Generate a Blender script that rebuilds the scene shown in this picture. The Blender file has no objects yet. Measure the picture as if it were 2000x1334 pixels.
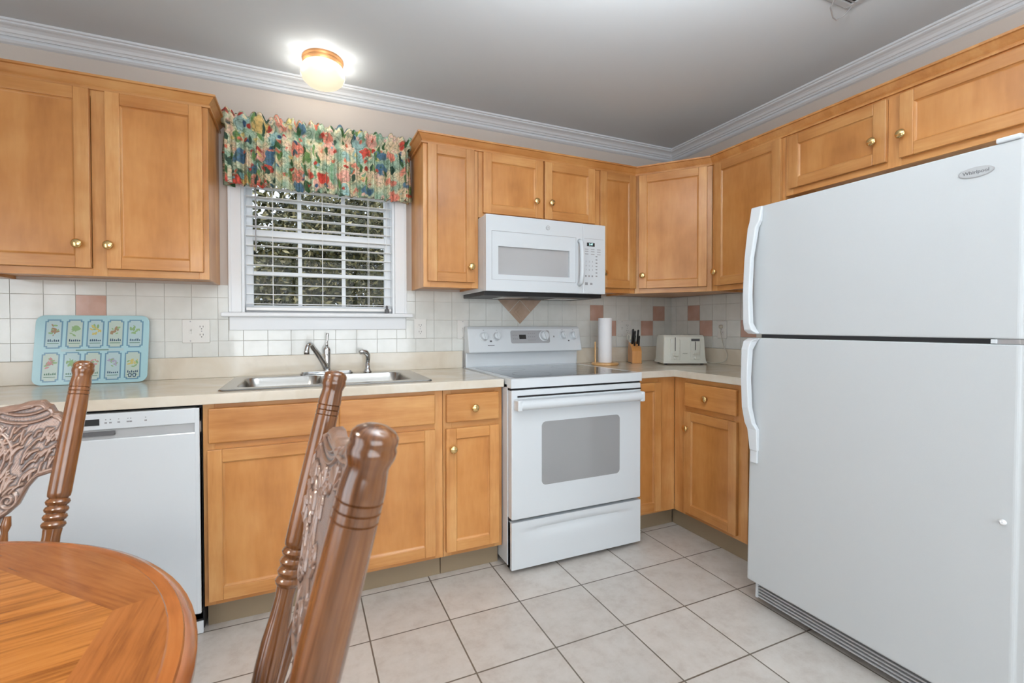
import bpy, bmesh, math, random
from math import sin, cos, pi, radians, sqrt, atan2
from mathutils import Vector, Matrix
random.seed(7)
S = bpy.context.scene
COL = S.collection

# ------------------------------------------------------------------ camera
cam_d = bpy.data.cameras.new('camera'); cam = bpy.data.objects.new('camera', cam_d); COL.objects.link(cam)
cam_d.sensor_width = 36; cam_d.sensor_fit = 'HORIZONTAL'
cam_d.lens = 900.556 / 2000 * 36
cam_d.shift_x = 14.70 / 2000; cam_d.shift_y = -17.84 / 2000
cam_d.clip_start = 0.02
_rt = Vector((0.91626856, -0.40056193, -0.00143896)); _up = Vector((0.00730573, 0.01311961, 0.99988724)); _fw = Vector((0.40049788, 0.91617576, -0.01494748))
cam.matrix_world = Matrix(((_rt.x, _up.x, -_fw.x, -2.52195), (_rt.y, _up.y, -_fw.y, -2.65697), (_rt.z, _up.z, -_fw.z, 1.17179), (0, 0, 0, 1)))
cam_d.dof.use_dof = True; cam_d.dof.focus_distance = 2.6; cam_d.dof.aperture_fstop = 9.0
S.camera = cam
# ------------------------------------------------------------------ world, colour
W = bpy.data.worlds.new('world'); S.world = W; W.use_nodes = True
bgn = W.node_tree.nodes['Background']; bgn.inputs[0].default_value = (0.80, 0.90, 1.0, 1); bgn.inputs[1].default_value = 1.6
S.view_settings.view_transform = 'Standard'; S.view_settings.look = 'None'; S.view_settings.gamma = 1; S.view_settings.exposure = 0.10
S.view_settings.use_curve_mapping = False
S.cycles.use_denoising = True; S.cycles.max_bounces = 8; S.cycles.diffuse_bounces = 5; S.cycles.sample_clamp_indirect = 6
# ------------------------------------------------------------------ patio daylight and a fill light added behind the camera, room lamps
def area(name, loc, rot, sx, sy, power, col):
    l = bpy.data.lights.new(name, 'AREA'); l.shape = 'RECTANGLE'; l.size = sx; l.size_y = sy; l.energy = power; l.color = col
    o = bpy.data.objects.new(name, l); COL.objects.link(o); o.location = loc; o.rotation_euler = rot; return o
area('daylight_patio_door', (-4.78, -2.75, 1.15), (0, radians(-90), 0), 1.9, 1.7, 30, (0.93, 0.97, 1.0))
area('rear_fill_light', (-2.2, -5.08, 1.35), (radians(90), 0, 0), 2.6, 1.7, 57, (0.95, 0.98, 1.0))  # frontal fill added behind the camera

# ------------------------------------------------------------------ materials
MAT = {}
def newmat(name):
    m = bpy.data.materials.new(name); m.use_nodes = True; nt = m.node_tree
    b = nt.nodes['Principled BSDF']; MAT[name] = m; return m, nt, b
def N(nt, t, **k):
    n = nt.nodes.new(t)
    for a, v in k.items(): setattr(n, a, v)
    return n
def plain(name, col, rough=0.5, metal=0.0, spec=0.5, emit=None, bump=0, bscale=200, coat=0):
    m, nt, b = newmat(name)
    b.inputs['Base Color'].default_value = (*col, 1); b.inputs['Roughness'].default_value = rough
    b.inputs['Metallic'].default_value = metal; b.inputs['Specular IOR Level'].default_value = spec
    b.inputs['Coat Weight'].default_value = coat
    if emit: b.inputs['Emission Color'].default_value = (*emit[0], 1); b.inputs['Emission Strength'].default_value = emit[1]
    if bump:
        n = N(nt, 'ShaderNodeTexNoise'); n.inputs['Scale'].default_value = bscale; n.inputs['Detail'].default_value = 3
        tc = N(nt, 'ShaderNodeTexCoord'); nt.links.new(tc.outputs['Object'], n.inputs['Vector'])
        bp = N(nt, 'ShaderNodeBump'); bp.inputs['Strength'].default_value = bump; bp.inputs['Distance'].default_value = 0.001
        nt.links.new(n.outputs['Fac'], bp.inputs['Height']); nt.links.new(bp.outputs['Normal'], b.inputs['Normal'])
    return m
def ramp(nt, stops, interp='LINEAR'):
    r = N(nt, 'ShaderNodeValToRGB'); e = r.color_ramp; e.interpolation = interp
    while len(e.elements) < len(stops): e.elements.new(0.5)
    for el, (p, c) in zip(e.elements, stops): el.position = p; el.color = (*c, 1)
    return r
def wood(name, c_lo, c_mid, c_hi, axis, rough=0.32, fine=0.5, uv=False, wave=0.0, coat=0.15, stretch=14.0, size=1.0):
    """grain runs along axis (0,1,2) of the object's own space, or along U"""
    m, nt, b = newmat(name); L = nt.links.new
    tc = N(nt, 'ShaderNodeTexCoord'); mp = N(nt, 'ShaderNodeMapping'); oi = N(nt, 'ShaderNodeObjectInfo')
    sc = [stretch * size] * 3; sc[axis] = 1.3 * size
    mp.inputs['Scale'].default_value = sc
    ml = N(nt, 'ShaderNodeMath', operation='MULTIPLY'); ml.inputs[1].default_value = 37.0; L(oi.outputs['Random'], ml.inputs[0])
    cb = N(nt, 'ShaderNodeCombineXYZ'); [L(ml.outputs[0], cb.inputs[i]) for i in range(3)]
    L(tc.outputs['UV' if uv else 'Object'], mp.inputs['Vector']); L(cb.outputs[0], mp.inputs['Location'])
    n1 = N(nt, 'ShaderNodeTexNoise'); n1.inputs['Scale'].default_value = 1.0; n1.inputs['Detail'].default_value = 4; n1.inputs['Distortion'].default_value = 0.6
    L(mp.outputs[0], n1.inputs['Vector'])
    n2 = N(nt, 'ShaderNodeTexNoise'); n2.inputs['Scale'].default_value = 9.0; n2.inputs['Detail'].default_value = 5; L(mp.outputs[0], n2.inputs['Vector'])
    mp3 = N(nt, 'ShaderNodeMapping'); mp3.inputs['Scale'].default_value = (4 * size,) * 3
    L(tc.outputs['UV' if uv else 'Object'], mp3.inputs['Vector']); L(cb.outputs[0], mp3.inputs['Location'])
    n3 = N(nt, 'ShaderNodeTexNoise'); n3.inputs['Scale'].default_value = 1.6; n3.inputs['Detail'].default_value = 3; L(mp3.outputs[0], n3.inputs['Vector'])
    mx = N(nt, 'ShaderNodeMix'); mx.inputs[0].default_value = fine * 0.5
    L(n1.outputs['Fac'], mx.inputs[2]); L(n2.outputs['Fac'], mx.inputs[3])
    mx2 = N(nt, 'ShaderNodeMix'); mx2.inputs[0].default_value = 0.35
    L(mx.outputs[0], mx2.inputs[2]); L(n3.outputs['Fac'], mx2.inputs[3]); src = mx2.outputs[0]
    if wave:
        wv = N(nt, 'ShaderNodeTexNoise'); wv.inputs['Scale'].default_value = 3.2; wv.inputs['Detail'].default_value = 8; wv.inputs['Roughness'].default_value = 0.75; L(mp.outputs[0], wv.inputs['Vector'])
        mx3 = N(nt, 'ShaderNodeMix'); mx3.inputs[0].default_value = wave; L(src, mx3.inputs[2]); L(wv.outputs['Fac'], mx3.inputs[3]); src = mx3.outputs[0]
    r = ramp(nt, [(0.40, c_lo), (0.5, c_mid), (0.62, c_hi)] if wave else [(0.34, c_lo), (0.5, c_mid), (0.66, c_hi)]); L(src, r.inputs[0])
    # each board a touch lighter or darker
    hv = N(nt, 'ShaderNodeHueSaturation'); mr = N(nt, 'ShaderNodeMapRange'); mr.inputs[3].default_value = 0.90; mr.inputs[4].default_value = 1.08
    L(oi.outputs['Random'], mr.inputs[0]); L(mr.outputs[0], hv.inputs['Value']); L(r.outputs[0], hv.inputs['Color']); L(hv.outputs[0], b.inputs['Base Color'])
    b.inputs['Roughness'].default_value = rough; b.inputs['Coat Weight'].default_value = coat; b.inputs['Coat Roughness'].default_value = 0.15
    bp = N(nt, 'ShaderNodeBump'); bp.inputs['Strength'].default_value = 0.06; bp.inputs['Distance'].default_value = 0.001
    L(n2.outputs['Fac'], bp.inputs['Height']); L(bp.outputs[0], b.inputs['Normal'])
    return m
MLO, MMI, MHI = (0.43, 0.172, 0.044), (0.57, 0.266, 0.084), (0.69, 0.38, 0.146)
wood('maple_vertical', MLO, MMI, MHI, 2); wood('maple_horizontal', *[tuple(q * k for q, k in zip(c_, (0.93, 0.88, 0.80))) for c_ in (MLO, MMI, MHI)], 0); wood('maple_depth', MLO, MMI, MHI, 1)  # horizontal boards toned darker: board variation plus chatoyance put into the colour
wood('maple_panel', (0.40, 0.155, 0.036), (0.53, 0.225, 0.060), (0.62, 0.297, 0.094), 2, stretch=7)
wood('oak_post', (0.05, 0.015, 0.004), (0.16, 0.060, 0.018), (0.26, 0.105, 0.035), 0, rough=0.2, uv=True, coat=0.6, stretch=30, fine=0.9)
wood('oak_seat', (0.15, 0.045, 0.010), (0.29, 0.10, 0.022), (0.40, 0.155, 0.045), 1, rough=0.25, coat=0.5, stretch=20, fine=0.9)
TL, TM, TH = (0.13, 0.035, 0.007), (0.34, 0.125, 0.026), (0.42, 0.175, 0.046)
wood('oak_table_field', TL, TM, TH, 0, rough=0.25, uv=True, coat=0.4, stretch=26, wave=0.45, fine=0.9, size=0.8)
wood('oak_table_border', (0.14, 0.042, 0.010), (0.25, 0.082, 0.020), (0.31, 0.115, 0.032), 0, rough=0.25, uv=True, coat=0.4, stretch=22, wave=0.3, fine=0.9)
wood('oak_table_edge', (0.17, 0.048, 0.012), (0.29, 0.092, 0.024), (0.38, 0.14, 0.04), 0, rough=0.18, uv=True, coat=0.7, stretch=22)
wood('beech', (0.50, 0.26, 0.09), (0.60, 0.34, 0.13), (0.66, 0.40, 0.17), 2)
wood('knife_block_wood', (0.45, 0.19, 0.05), (0.56, 0.26, 0.08), (0.62, 0.31, 0.11), 2)
plain('wall_paint', (0.60, 0.535, 0.48), 0.85, bump=0.15, bscale=300)
plain('ceiling_paint', (0.59, 0.635, 0.67), 0.9, bump=0.1, bscale=250)
plain('trim_paint', (0.68, 0.71, 0.745), 0.4)
plain('window_paint', (0.80, 0.82, 0.84), 0.4)
plain('vinyl_white', (0.82, 0.84, 0.86), 0.35)
plain('blind_white', (0.84, 0.84, 0.83), 0.45)
plain('appliance_white', (0.67, 0.71, 0.74), 0.28, coat=0.3)
plain('appliance_texture', (0.54, 0.568, 0.582), 0.42, bump=0.25, bscale=900)
plain('appliance_grey', (0.42, 0.43, 0.44), 0.35)
plain('oven_glass', (0.30, 0.30, 0.305), 0.12, coat=0.6)
plain('microwave_glass', (0.42, 0.42, 0.425), 0.15, coat=0.4)
plain('panel_grey', (0.36, 0.365, 0.38), 0.3)
plain('cooktop_glass', (0.02, 0.021, 0.024), 0.07, spec=0.8, coat=0.4)
plain('burner_print', (0.10, 0.10, 0.11), 0.15, coat=0.8)
plain('black_plastic', (0.012, 0.012, 0.013), 0.4)
plain('dark_void', (0.006, 0.005, 0.005), 0.8)
plain('gap_grey', (0.10, 0.10, 0.105), 0.5)
plain('print_grey', (0.28, 0.28, 0.29), 0.5)
plain('led_digits', (0.5, 0.9, 0.9), 0.5, emit=((0.6, 1.0, 1.0), 1.5))
plain('brass', (0.80, 0.56, 0.25), 0.17, metal=1.0)
plain('chrome', (0.62, 0.63, 0.64), 0.10, metal=1.0)
plain('silver_badge', (0.42, 0.42, 0.43), 0.35, metal=0.5)
plain('toe_kick_vinyl', (0.27, 0.205, 0.13), 0.5)
plain('outlet_plate', (0.70, 0.69, 0.66), 0.35)
plain('outlet_slot', (0.03, 0.03, 0.03), 0.5)
plain('paper_towel', (0.82, 0.82, 0.84), 0.9, bump=0.5, bscale=400)
plain('toaster_plastic', (0.76, 0.77, 0.70), 0.3)
plain('toaster_print', (0.45, 0.46, 0.40), 0.35)  # print tone of the brand bar
plain('cord_white', (0.60, 0.58, 0.50), 0.5)
plain('knife_handle', (0.01, 0.01, 0.01), 0.35)
plain('steel', (0.6, 0.6, 0.6), 0.25, metal=1)
plain('lamp_band', (0.50, 0.24, 0.09), 0.5, metal=0.2)
plain('lamp_glass', (0.80, 0.76, 0.66), 0.3, emit=((1.0, 0.86, 0.58), 0.62))
plain('pendant_glass', (0.95, 0.93, 0.88), 0.3, emit=((1.0, 0.93, 0.82), 1.0))
plain('trunk', (0.09, 0.06, 0.045), 0.9)
plain('lawn', (0.06, 0.08, 0.03), 0.95)
plain('glaze_dark', (0.05, 0.02, 0.008), 0.4)
# cutting board prints
plain('board_blue', (0.38, 0.60, 0.65), 0.12, coat=0.5)
plain('card_border', (0.13, 0.26, 0.36), 0.15, coat=0.5); plain('card_face', (0.46, 0.56, 0.50), 0.15, coat=0.5); plain('card_face_pale', (0.42, 0.56, 0.58), 0.15, coat=0.5)
plain('card_green', (0.10, 0.20, 0.14), 0.2); plain('card_leaf', (0.24, 0.38, 0.18), 0.2); plain('card_pink', (0.50, 0.24, 0.24), 0.2)
plain('card_yellow', (0.52, 0.44, 0.15), 0.2); plain('card_brown', (0.30, 0.20, 0.12), 0.2); plain('card_navy', (0.03, 0.07, 0.12), 0.2); plain('card_violet', (0.35, 0.33, 0.45), 0.2)
plain('magnet_white', (0.85, 0.85, 0.85), 0.3)
# brushed steel sink
m, nt, b = newmat('sink_steel'); b.inputs['Base Color'].default_value = (0.44, 0.43, 0.41, 1); b.inputs['Metallic'].default_value = 1; b.inputs['Roughness'].default_value = 0.27
# window glass: thin, lets daylight through
m, nt, b = newmat('window_glass')
tr = N(nt, 'ShaderNodeBsdfTransparent'); gl = N(nt, 'ShaderNodeBsdfGlossy'); gl.inputs['Roughness'].default_value = 0.02
ms = N(nt, 'ShaderNodeMixShader'); ms.inputs[0].default_value = 0.006
nt.links.new(tr.outputs[0], ms.inputs[1]); nt.links.new(gl.outputs[0], ms.inputs[2]); nt.links.new(ms.outputs[0], nt.nodes['Material Output'].inputs['Surface'])
# laminate
m, nt, b = newmat('laminate')
tc = N(nt, 'ShaderNodeTexCoord'); n1 = N(nt, 'ShaderNodeTexNoise'); n1.inputs['Scale'].default_value = 5; n1.inputs['Detail'].default_value = 8; n1.inputs['Distortion'].default_value = 1.2
nt.links.new(tc.outputs['Object'], n1.inputs['Vector'])
r = ramp(nt, [(0.35, (0.63, 0.56, 0.455)), (0.5, (0.68, 0.615, 0.51)), (0.65, (0.71, 0.66, 0.57))]); nt.links.new(n1.outputs['Fac'], r.inputs[0]); nt.links.new(r.outputs[0], b.inputs['Base Color'])
b.inputs['Roughness'].default_value = 0.13
# wall tile
def tilemat(name, c0, c1):
    m, nt, b = newmat(name); tc = N(nt, 'ShaderNodeTexCoord'); n1 = N(nt, 'ShaderNodeTexNoise'); n1.inputs['Scale'].default_value = 14; n1.inputs['Detail'].default_value = 3
    nt.links.new(tc.outputs['Object'], n1.inputs['Vector']); r = ramp(nt, [(0.35, c0), (0.65, c1)]); nt.links.new(n1.outputs['Fac'], r.inputs[0]); nt.links.new(r.outputs[0], b.inputs['Base Color'])
    b.inputs['Roughness'].default_value = 0.11; b.inputs['Coat Weight'].default_value = 0.35
    n2 = N(nt, 'ShaderNodeTexNoise'); n2.inputs['Scale'].default_value = 12; nt.links.new(tc.outputs['Object'], n2.inputs['Vector'])
    bp = N(nt, 'ShaderNodeBump'); bp.inputs['Strength'].default_value = 0.15; bp.inputs['Distance'].default_value = 0.002; nt.links.new(n2.outputs['Fac'], bp.inputs['Height']); nt.links.new(bp.outputs[0], b.inputs['Normal'])
tilemat('tile_white', (0.68, 0.69, 0.655), (0.73, 0.74, 0.71)); tilemat('tile_pink', (0.50, 0.30, 0.23), (0.56, 0.36, 0.29)); tilemat('tile_tan', (0.40, 0.29, 0.21), (0.50, 0.37, 0.29))
plain('tile_grout', (0.62, 0.60, 0.56), 0.9)
# floor tile
m, nt, b = newmat('floor_tile'); L = nt.links.new
geo = N(nt, 'ShaderNodeNewGeometry'); mp = N(nt, 'ShaderNodeMapping'); mp.inputs['Location'].default_value = (1.9939 + 0.3074 * 20, 0.596 + 0.3074 * 20, 0)
L(geo.outputs['Position'], mp.inputs['Vector'])
br = N(nt, 'ShaderNodeTexBrick'); br.offset = 0; br.squash = 1; br.inputs['Scale'].default_value = 1; br.inputs['Brick Width'].default_value = 0.3074; br.inputs['Row Height'].default_value = 0.3074
br.inputs['Mortar Size'].default_value = 0.0030; br.inputs['Mortar Smooth'].default_value = 0.15; br.inputs['Bias'].default_value = 0
br.inputs['Color1'].default_value = (0.93, 0.93, 0.93, 1); br.inputs['Color2'].default_value = (1.05, 1.05, 1.05, 1)
L(mp.outputs[0], br.inputs['Vector'])
n1 = N(nt, 'ShaderNodeTexNoise'); n1.inputs['Scale'].default_value = 11; n1.inputs['Detail'].default_value = 12; n1.inputs['Roughness'].default_value = 0.72; n1.inputs['Distortion'].default_value = 0.1; L(geo.outputs['Position'], n1.inputs['Vector'])
r = ramp(nt, [(0.35, (0.50, 0.455, 0.415)), (0.5, (0.575, 0.54, 0.50)), (0.68, (0.625, 0.595, 0.56))]); L(n1.outputs['Fac'], r.inputs[0])
mu = N(nt, 'ShaderNodeMix', data_type='RGBA', blend_type='MULTIPLY'); mu.inputs[0].default_value = 1; L(r.outputs[0], mu.inputs[6]); L(br.outputs['Color'], mu.inputs[7])
mg = N(nt, 'ShaderNodeMix', data_type='RGBA'); L(br.outputs['Fac'], mg.inputs[0]); L(mu.outputs[2], mg.inputs[6]); mg.inputs[7].default_value = (0.14, 0.115, 0.09, 1); L(mg.outputs[2], b.inputs['Base Color'])
b.inputs['Roughness'].default_value = 0.30
bp = N(nt, 'ShaderNodeBump'); bp.invert = True; bp.inputs['Strength'].default_value = 0.5; bp.inputs['Distance'].default_value = 0.003; L(br.outputs['Fac'], bp.inputs['Height']); L(bp.outputs[0], b.inputs['Normal'])
# floral cloth (pattern lives in the cloth's own UV)
m, nt, b = newmat('floral_cloth'); L = nt.links.new
tc = N(nt, 'ShaderNodeTexCoord'); nz = N(nt, 'ShaderNodeTexNoise'); nz.inputs['Scale'].default_value = 9; nz.inputs['Detail'].default_value = 2
L(tc.outputs['UV'], nz.inputs['Vector'])
vm = N(nt, 'ShaderNodeVectorMath', operation='SCALE'); L(nz.outputs['Color'], vm.inputs[0]); vm.inputs['Scale'].default_value = 0.10
va = N(nt, 'ShaderNodeVectorMath', operation='ADD'); L(tc.outputs['UV'], va.inputs[0]); L(vm.outputs[0], va.inputs[1])
cur = None
base = ramp(nt, [(0.40, (0.30, 0.42, 0.33)), (0.49, (0.52, 0.56, 0.42)), (0.56, (0.66, 0.56, 0.38)), (0.66, (0.70, 0.52, 0.40))]); nb = N(nt, 'ShaderNodeTexNoise'); nb.inputs['Scale'].default_value = 7; L(tc.outputs['UV'], nb.inputs['Vector']); L(nb.outputs['Fac'], base.inputs[0]); cur = base.outputs[0]
def layer(scale, off, stops, thr, soft, stretch=(1, 1, 1)):
    global cur
    mp = N(nt, 'ShaderNodeMapping'); mp.inputs['Location'].default_value = off; mp.inputs['Scale'].default_value = stretch; mp.inputs['Rotation'].default_value = (0, 0, off[0]); L(va.outputs[0], mp.inputs['Vector'])
    v = N(nt, 'ShaderNodeTexVoronoi'); v.inputs['Scale'].default_value = scale; L(mp.outputs[0], v.inputs['Vector'])
    sp = N(nt, 'ShaderNodeSeparateColor'); L(v.outputs['Color'], sp.inputs[0])
    rr = ramp(nt, stops, 'CONSTANT'); L(sp.outputs[0], rr.inputs[0])
    mr = N(nt, 'ShaderNodeMapRange'); mr.inputs[1].default_value = thr - soft; mr.inputs[2].default_value = thr + soft; mr.inputs[3].default_value = 1; mr.inputs[4].default_value = 0; L(v.outputs['Distance'], mr.inputs[0])
    gt = N(nt, 'ShaderNodeMath', operation='GREATER_THAN'); gt.inputs[1].default_value = 0.36; L(sp.outputs[1], gt.inputs[0])
    mm = N(nt, 'ShaderNodeMath', operation='MULTIPLY'); L(mr.outputs[0], mm.inputs[0]); L(gt.outputs[0], mm.inputs[1])
    mx = N(nt, 'ShaderNodeMix', data_type='RGBA'); L(mm.outputs[0], mx.inputs[0]); L(cur, mx.inputs[6]); L(rr.outputs[0], mx.inputs[7]); cur = mx.outputs[2]
GR = [(0, (0.035, 0.10, 0.035)), (0.3, (0.13, 0.24, 0.08)), (0.55, (0.03, 0.07, 0.05)), (0.8, (0.20, 0.34, 0.22))]
layer(15, (0.7, 0.2, 0), GR, 0.34, 0.03, (1, 0.33, 1))
layer(8.0, (0.0, 0.0, 0), [(0, (0.55, 0.07, 0.05)), (0.22, (0.66, 0.24, 0.18)), (0.42, (0.08, 0.16, 0.25)), (0.58, (0.68, 0.36, 0.30)), (0.74, (0.30, 0.45, 0.44)), (0.86, (0.64, 0.46, 0.18))], 0.50, 0.05)
layer(15, (0.0, 0.0, 0), [(0, (0.40, 0.04, 0.03)), (0.3, (0.60, 0.16, 0.10)), (0.5, (0.025, 0.07, 0.15)), (0.7, (0.66, 0.48, 0.38)), (0.85, (0.60, 0.50, 0.20))], 0.30, 0.06)
layer(13, (2.1, 4.2, 0), [(0, (0.68, 0.46, 0.40)), (0.4, (0.20, 0.38, 0.42)), (0.7, (0.56, 0.09, 0.06)), (0.85, (0.68, 0.60, 0.42))], 0.24, 0.04)
layer(20, (1.3, 1.7, 0), GR, 0.30, 0.04, (1, 0.30, 1))
for sc_l, cl_ in ((13, (0.06, 0.13, 0.06)), (8, (0.08, 0.14, 0.10))):
    vn = N(nt, 'ShaderNodeTexNoise'); vn.inputs['Scale'].default_value = sc_l; vn.inputs['Detail'].default_value = 1.5; L(tc.outputs['UV'], vn.inputs['Vector'])
    v1 = N(nt, 'ShaderNodeMath', operation='SUBTRACT'); v1.inputs[1].default_value = 0.5; L(vn.outputs['Fac'], v1.inputs[0]); v2 = N(nt, 'ShaderNodeMath', operation='ABSOLUTE'); L(v1.outputs[0], v2.inputs[0])
    v3 = N(nt, 'ShaderNodeMapRange'); v3.inputs[1].default_value = 0.006; v3.inputs[2].default_value = 0.016; v3.inputs[3].default_value = 0.6; v3.inputs[4].default_value = 0; L(v2.outputs[0], v3.inputs[0])
    v4 = N(nt, 'ShaderNodeMix', data_type='RGBA'); L(v3.outputs[0], v4.inputs[0]); L(cur, v4.inputs[6]); v4.inputs[7].default_value = (*cl_, 1); cur = v4.outputs[2]
pn = N(nt, 'ShaderNodeTexNoise'); pn.inputs['Scale'].default_value = 55; pn.inputs['Detail'].default_value = 4; L(tc.outputs['UV'], pn.inputs['Vector'])
pr_ = ramp(nt, [(0.36, (0.80, 0.82, 0.78)), (0.60, (1.22, 1.20, 1.16))]); L(pn.outputs['Fac'], pr_.inputs[0])
pm = N(nt, 'ShaderNodeMix', data_type='RGBA', blend_type='MULTIPLY'); pm.inputs[0].default_value = 1; L(cur, pm.inputs[6]); L(pr_.outputs[0], pm.inputs[7])
L(pm.outputs[2], b.inputs['Base Color']); b.inputs['Roughness'].default_value = 0.85
# outdoor leaves
m, nt, b = newmat('leaves'); oi = N(nt, 'ShaderNodeNewGeometry'); wn = N(nt, 'ShaderNodeTexNoise'); wn.inputs['Scale'].default_value = 6
nt.links.new(oi.outputs['Random Per Island'], wn.inputs['Vector'])
r = ramp(nt, [(0.0, (0.02, 0.022, 0.006)), (0.5, (0.07, 0.068, 0.016)), (0.82, (0.18, 0.15, 0.045)), (1.0, (0.55, 0.46, 0.25))]); nt.links.new(oi.outputs['Random Per Island'], r.inputs[0]); nt.links.new(r.outputs[0], b.inputs['Base Color']); b.inputs['Roughness'].default_value = 0.6

# ------------------------------------------------------------------ mesh helpers
class MB:
    def __init__(s): s.v = []; s.f = []; s.mi = []; s.uv = []; s.mats = []
    def slot(s, m):
        if m not in s.mats: s.mats.append(m)
        return s.mats.index(m)
    def face(s, idx, m, uv=None): s.f.append(list(idx)); s.mi.append(s.slot(m)); s.uv.append(uv)
    def box(s, a, b, m, T=None):
        (x0, y0, z0), (x1, y1, z1) = a, b
        x0, x1 = min(x0, x1), max(x0, x1); y0, y1 = min(y0, y1), max(y0, y1); z0, z1 = min(z0, z1), max(z0, z1)
        n = len(s.v); P = [(x0, y0, z0), (x1, y0, z0), (x1, y1, z0), (x0, y1, z0), (x0, y0, z1), (x1, y0, z1), (x1, y1, z1), (x0, y1, z1)]
        s.v += [tuple(T @ Vector(p)) if T else p for p in P]
        for q in ((0, 3, 2, 1), (4, 5, 6, 7), (0, 1, 5, 4), (1, 2, 6, 5), (2, 3, 7, 6), (3, 0, 4, 7)): s.face([n + i for i in q], m)
        return s
    def lathe(s, p0, p1, prof, m, seg=20, cap=True):
        """prof: list (distance along p0->p1 as fraction, radius)"""
        p0, p1 = Vector(p0), Vector(p1); ax = (p1 - p0); Ln = ax.length; d = ax.normalized()
        a = d.orthogonal().normalized(); bb = d.cross(a); n = len(s.v); K = len(prof)
        for t, r in prof:
            c = p0 + ax * t
            for i in range(seg): th = 2 * pi * i / seg; s.v.append(tuple(c + (a * cos(th) + bb * sin(th)) * r))
        for k in range(K - 1):
            for i in range(seg):
                j = (i + 1) % seg; u0, u1 = prof[k][0] * Ln, prof[k + 1][0] * Ln; w0, w1 = i / seg * 0.12, (i + 1) / seg * 0.12
                s.face([n + k * seg + i, n + k * seg + j, n + (k + 1) * seg + j, n + (k + 1) * seg + i], m, [(u0, w0), (u0, w1), (u1, w1), (u1, w0)])
        if cap:
            s.face([n + i for i in range(seg)][::-1], m); s.face([n + (K - 1) * seg + i for i in range(seg)], m)
        return s
    def cyl(s, p0, p1, r, m, seg=20, r1=None): return s.lathe(p0, p1, [(0, r), (1, r if r1 is None else r1)], m, seg)
    def tube(s, pts, r, m, seg=10, flat=1.0):
        pts = [Vector(p) for p in pts]; n = len(s.v); K = len(pts); prev = None
        rr = r if isinstance(r, (list, tuple)) else [r] * K
        for k, p in enumerate(pts):
            d = (pts[min(k + 1, K - 1)] - pts[max(k - 1, 0)]).normalized()
            if prev is None: a = d.orthogonal().normalized()
            else:
                a = prev - d * prev.dot(d)
                a = a.normalized() if a.length > 1e-6 else d.orthogonal().normalized()
            prev = a; b2 = d.cross(a)
            for i in range(seg): th = 2 * pi * i / seg; s.v.append(tuple(p + a * cos(th) * rr[k] + b2 * sin(th) * rr[k] * flat))
        for k in range(K - 1):
            for i in range(seg):
                j = (i + 1) % seg; s.face([n + k * seg + i, n + k * seg + j, n + (k + 1) * seg + j, n + (k + 1) * seg + i], m)
        s.face([n + i for i in range(seg)][::-1], m); s.face([n + (K - 1) * seg + i for i in range(seg)], m)
        return s
    def prism(s, poly, z0, z1, m, T=None, uvrot=None):
        n = len(s.v); K = len(poly)
        for z in (z0, z1):
            for x, y in poly: p = Vector((x, y, z)); s.v.append(tuple(T @ p if T else p))
        s.face([n + i for i in range(K)][::-1], m); s.face([n + K + i for i in range(K)], m)
        for i in range(K): j = (i + 1) % K; s.face([n + i, n + j, n + K + j, n + K + i], m)
        return s
    def grid(s, P, m, UV=None, closed=False):
        R, Cn = len(P), len(P[0]); n = len(s.v)
        for row in P: s.v += [tuple(p) for p in row]
        for i in range(R - 1):
            for j in range(Cn - 1):
                uv = [UV[i][j], UV[i][j + 1], UV[i + 1][j + 1], UV[i + 1][j]] if UV else None
                s.face([n + i * Cn + j, n + i * Cn + j + 1, n + (i + 1) * Cn + j + 1, n + (i + 1) * Cn + j], m, uv)
        return s
    def build(s, name, parent=None, bevel=0.0, smooth=False, subsurf=0, seg=2, fixn=True):
        me = bpy.data.meshes.new(name); me.from_pydata(s.v, [], s.f)
        for mname in s.mats: me.materials.append(MAT[mname])
        me.polygons.foreach_set('material_index', s.mi)
        ul = me.uv_layers.new(name='UVMap')
        li = 0
        for fi, f in enumerate(s.f):
            u = s.uv[fi]
            for k in range(len(f)): ul.data[li + k].uv = u[k] if u else (s.v[f[k]][0] + s.v[f[k]][1] * 0.3, s.v[f[k]][2])
            li += len(f)
        if fixn:
            bm = bmesh.new(); bm.from_mesh(me); bmesh.ops.recalc_face_normals(bm, faces=bm.faces); bm.to_mesh(me); bm.free()
        me.update()
        if smooth:
            me.polygons.foreach_set('use_smooth', [True] * len(me.polygons))
            if smooth != 'all':
                try: me.set_sharp_from_angle(angle=radians(38))
                except Exception: pass
        o = bpy.data.objects.new(name, me); COL.objects.link(o)
        if parent: o.parent = parent
        if bevel: md = o.modifiers.new('bevel', 'BEVEL'); md.width = bevel; md.segments = seg; md.limit_method = 'ANGLE'; md.angle_limit = radians(35); md.harden_normals = False
        if subsurf: md = o.modifiers.new('sub', 'SUBSURF'); md.levels = subsurf; md.render_levels = subsurf
        return o
def thing(name, label, cat, loc=(0, 0, 0), rz=0.0, group=None):
    o = bpy.data.objects.new(name, None); COL.objects.link(o); o.empty_display_size = 0.1
    o.location = loc; o.rotation_euler = (0, 0, rz); o['label'] = label; o['category'] = cat
    if group: o['group'] = group
    return o
def tag(o, label, cat, group=None, kind=None):
    o['label'] = label; o['category'] = cat
    if group: o['group'] = group
    if kind: o['kind'] = kind
    return o
def struct(o): o['kind'] = 'structure'; return o
def dup(root):
    r = root.copy(); COL.objects.link(r)
    for ch in list(root.children):
        c = ch.copy(); COL.objects.link(c); c.parent = r
        for g in ch.children: d = g.copy(); COL.objects.link(d); d.parent = c
    return r
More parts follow.
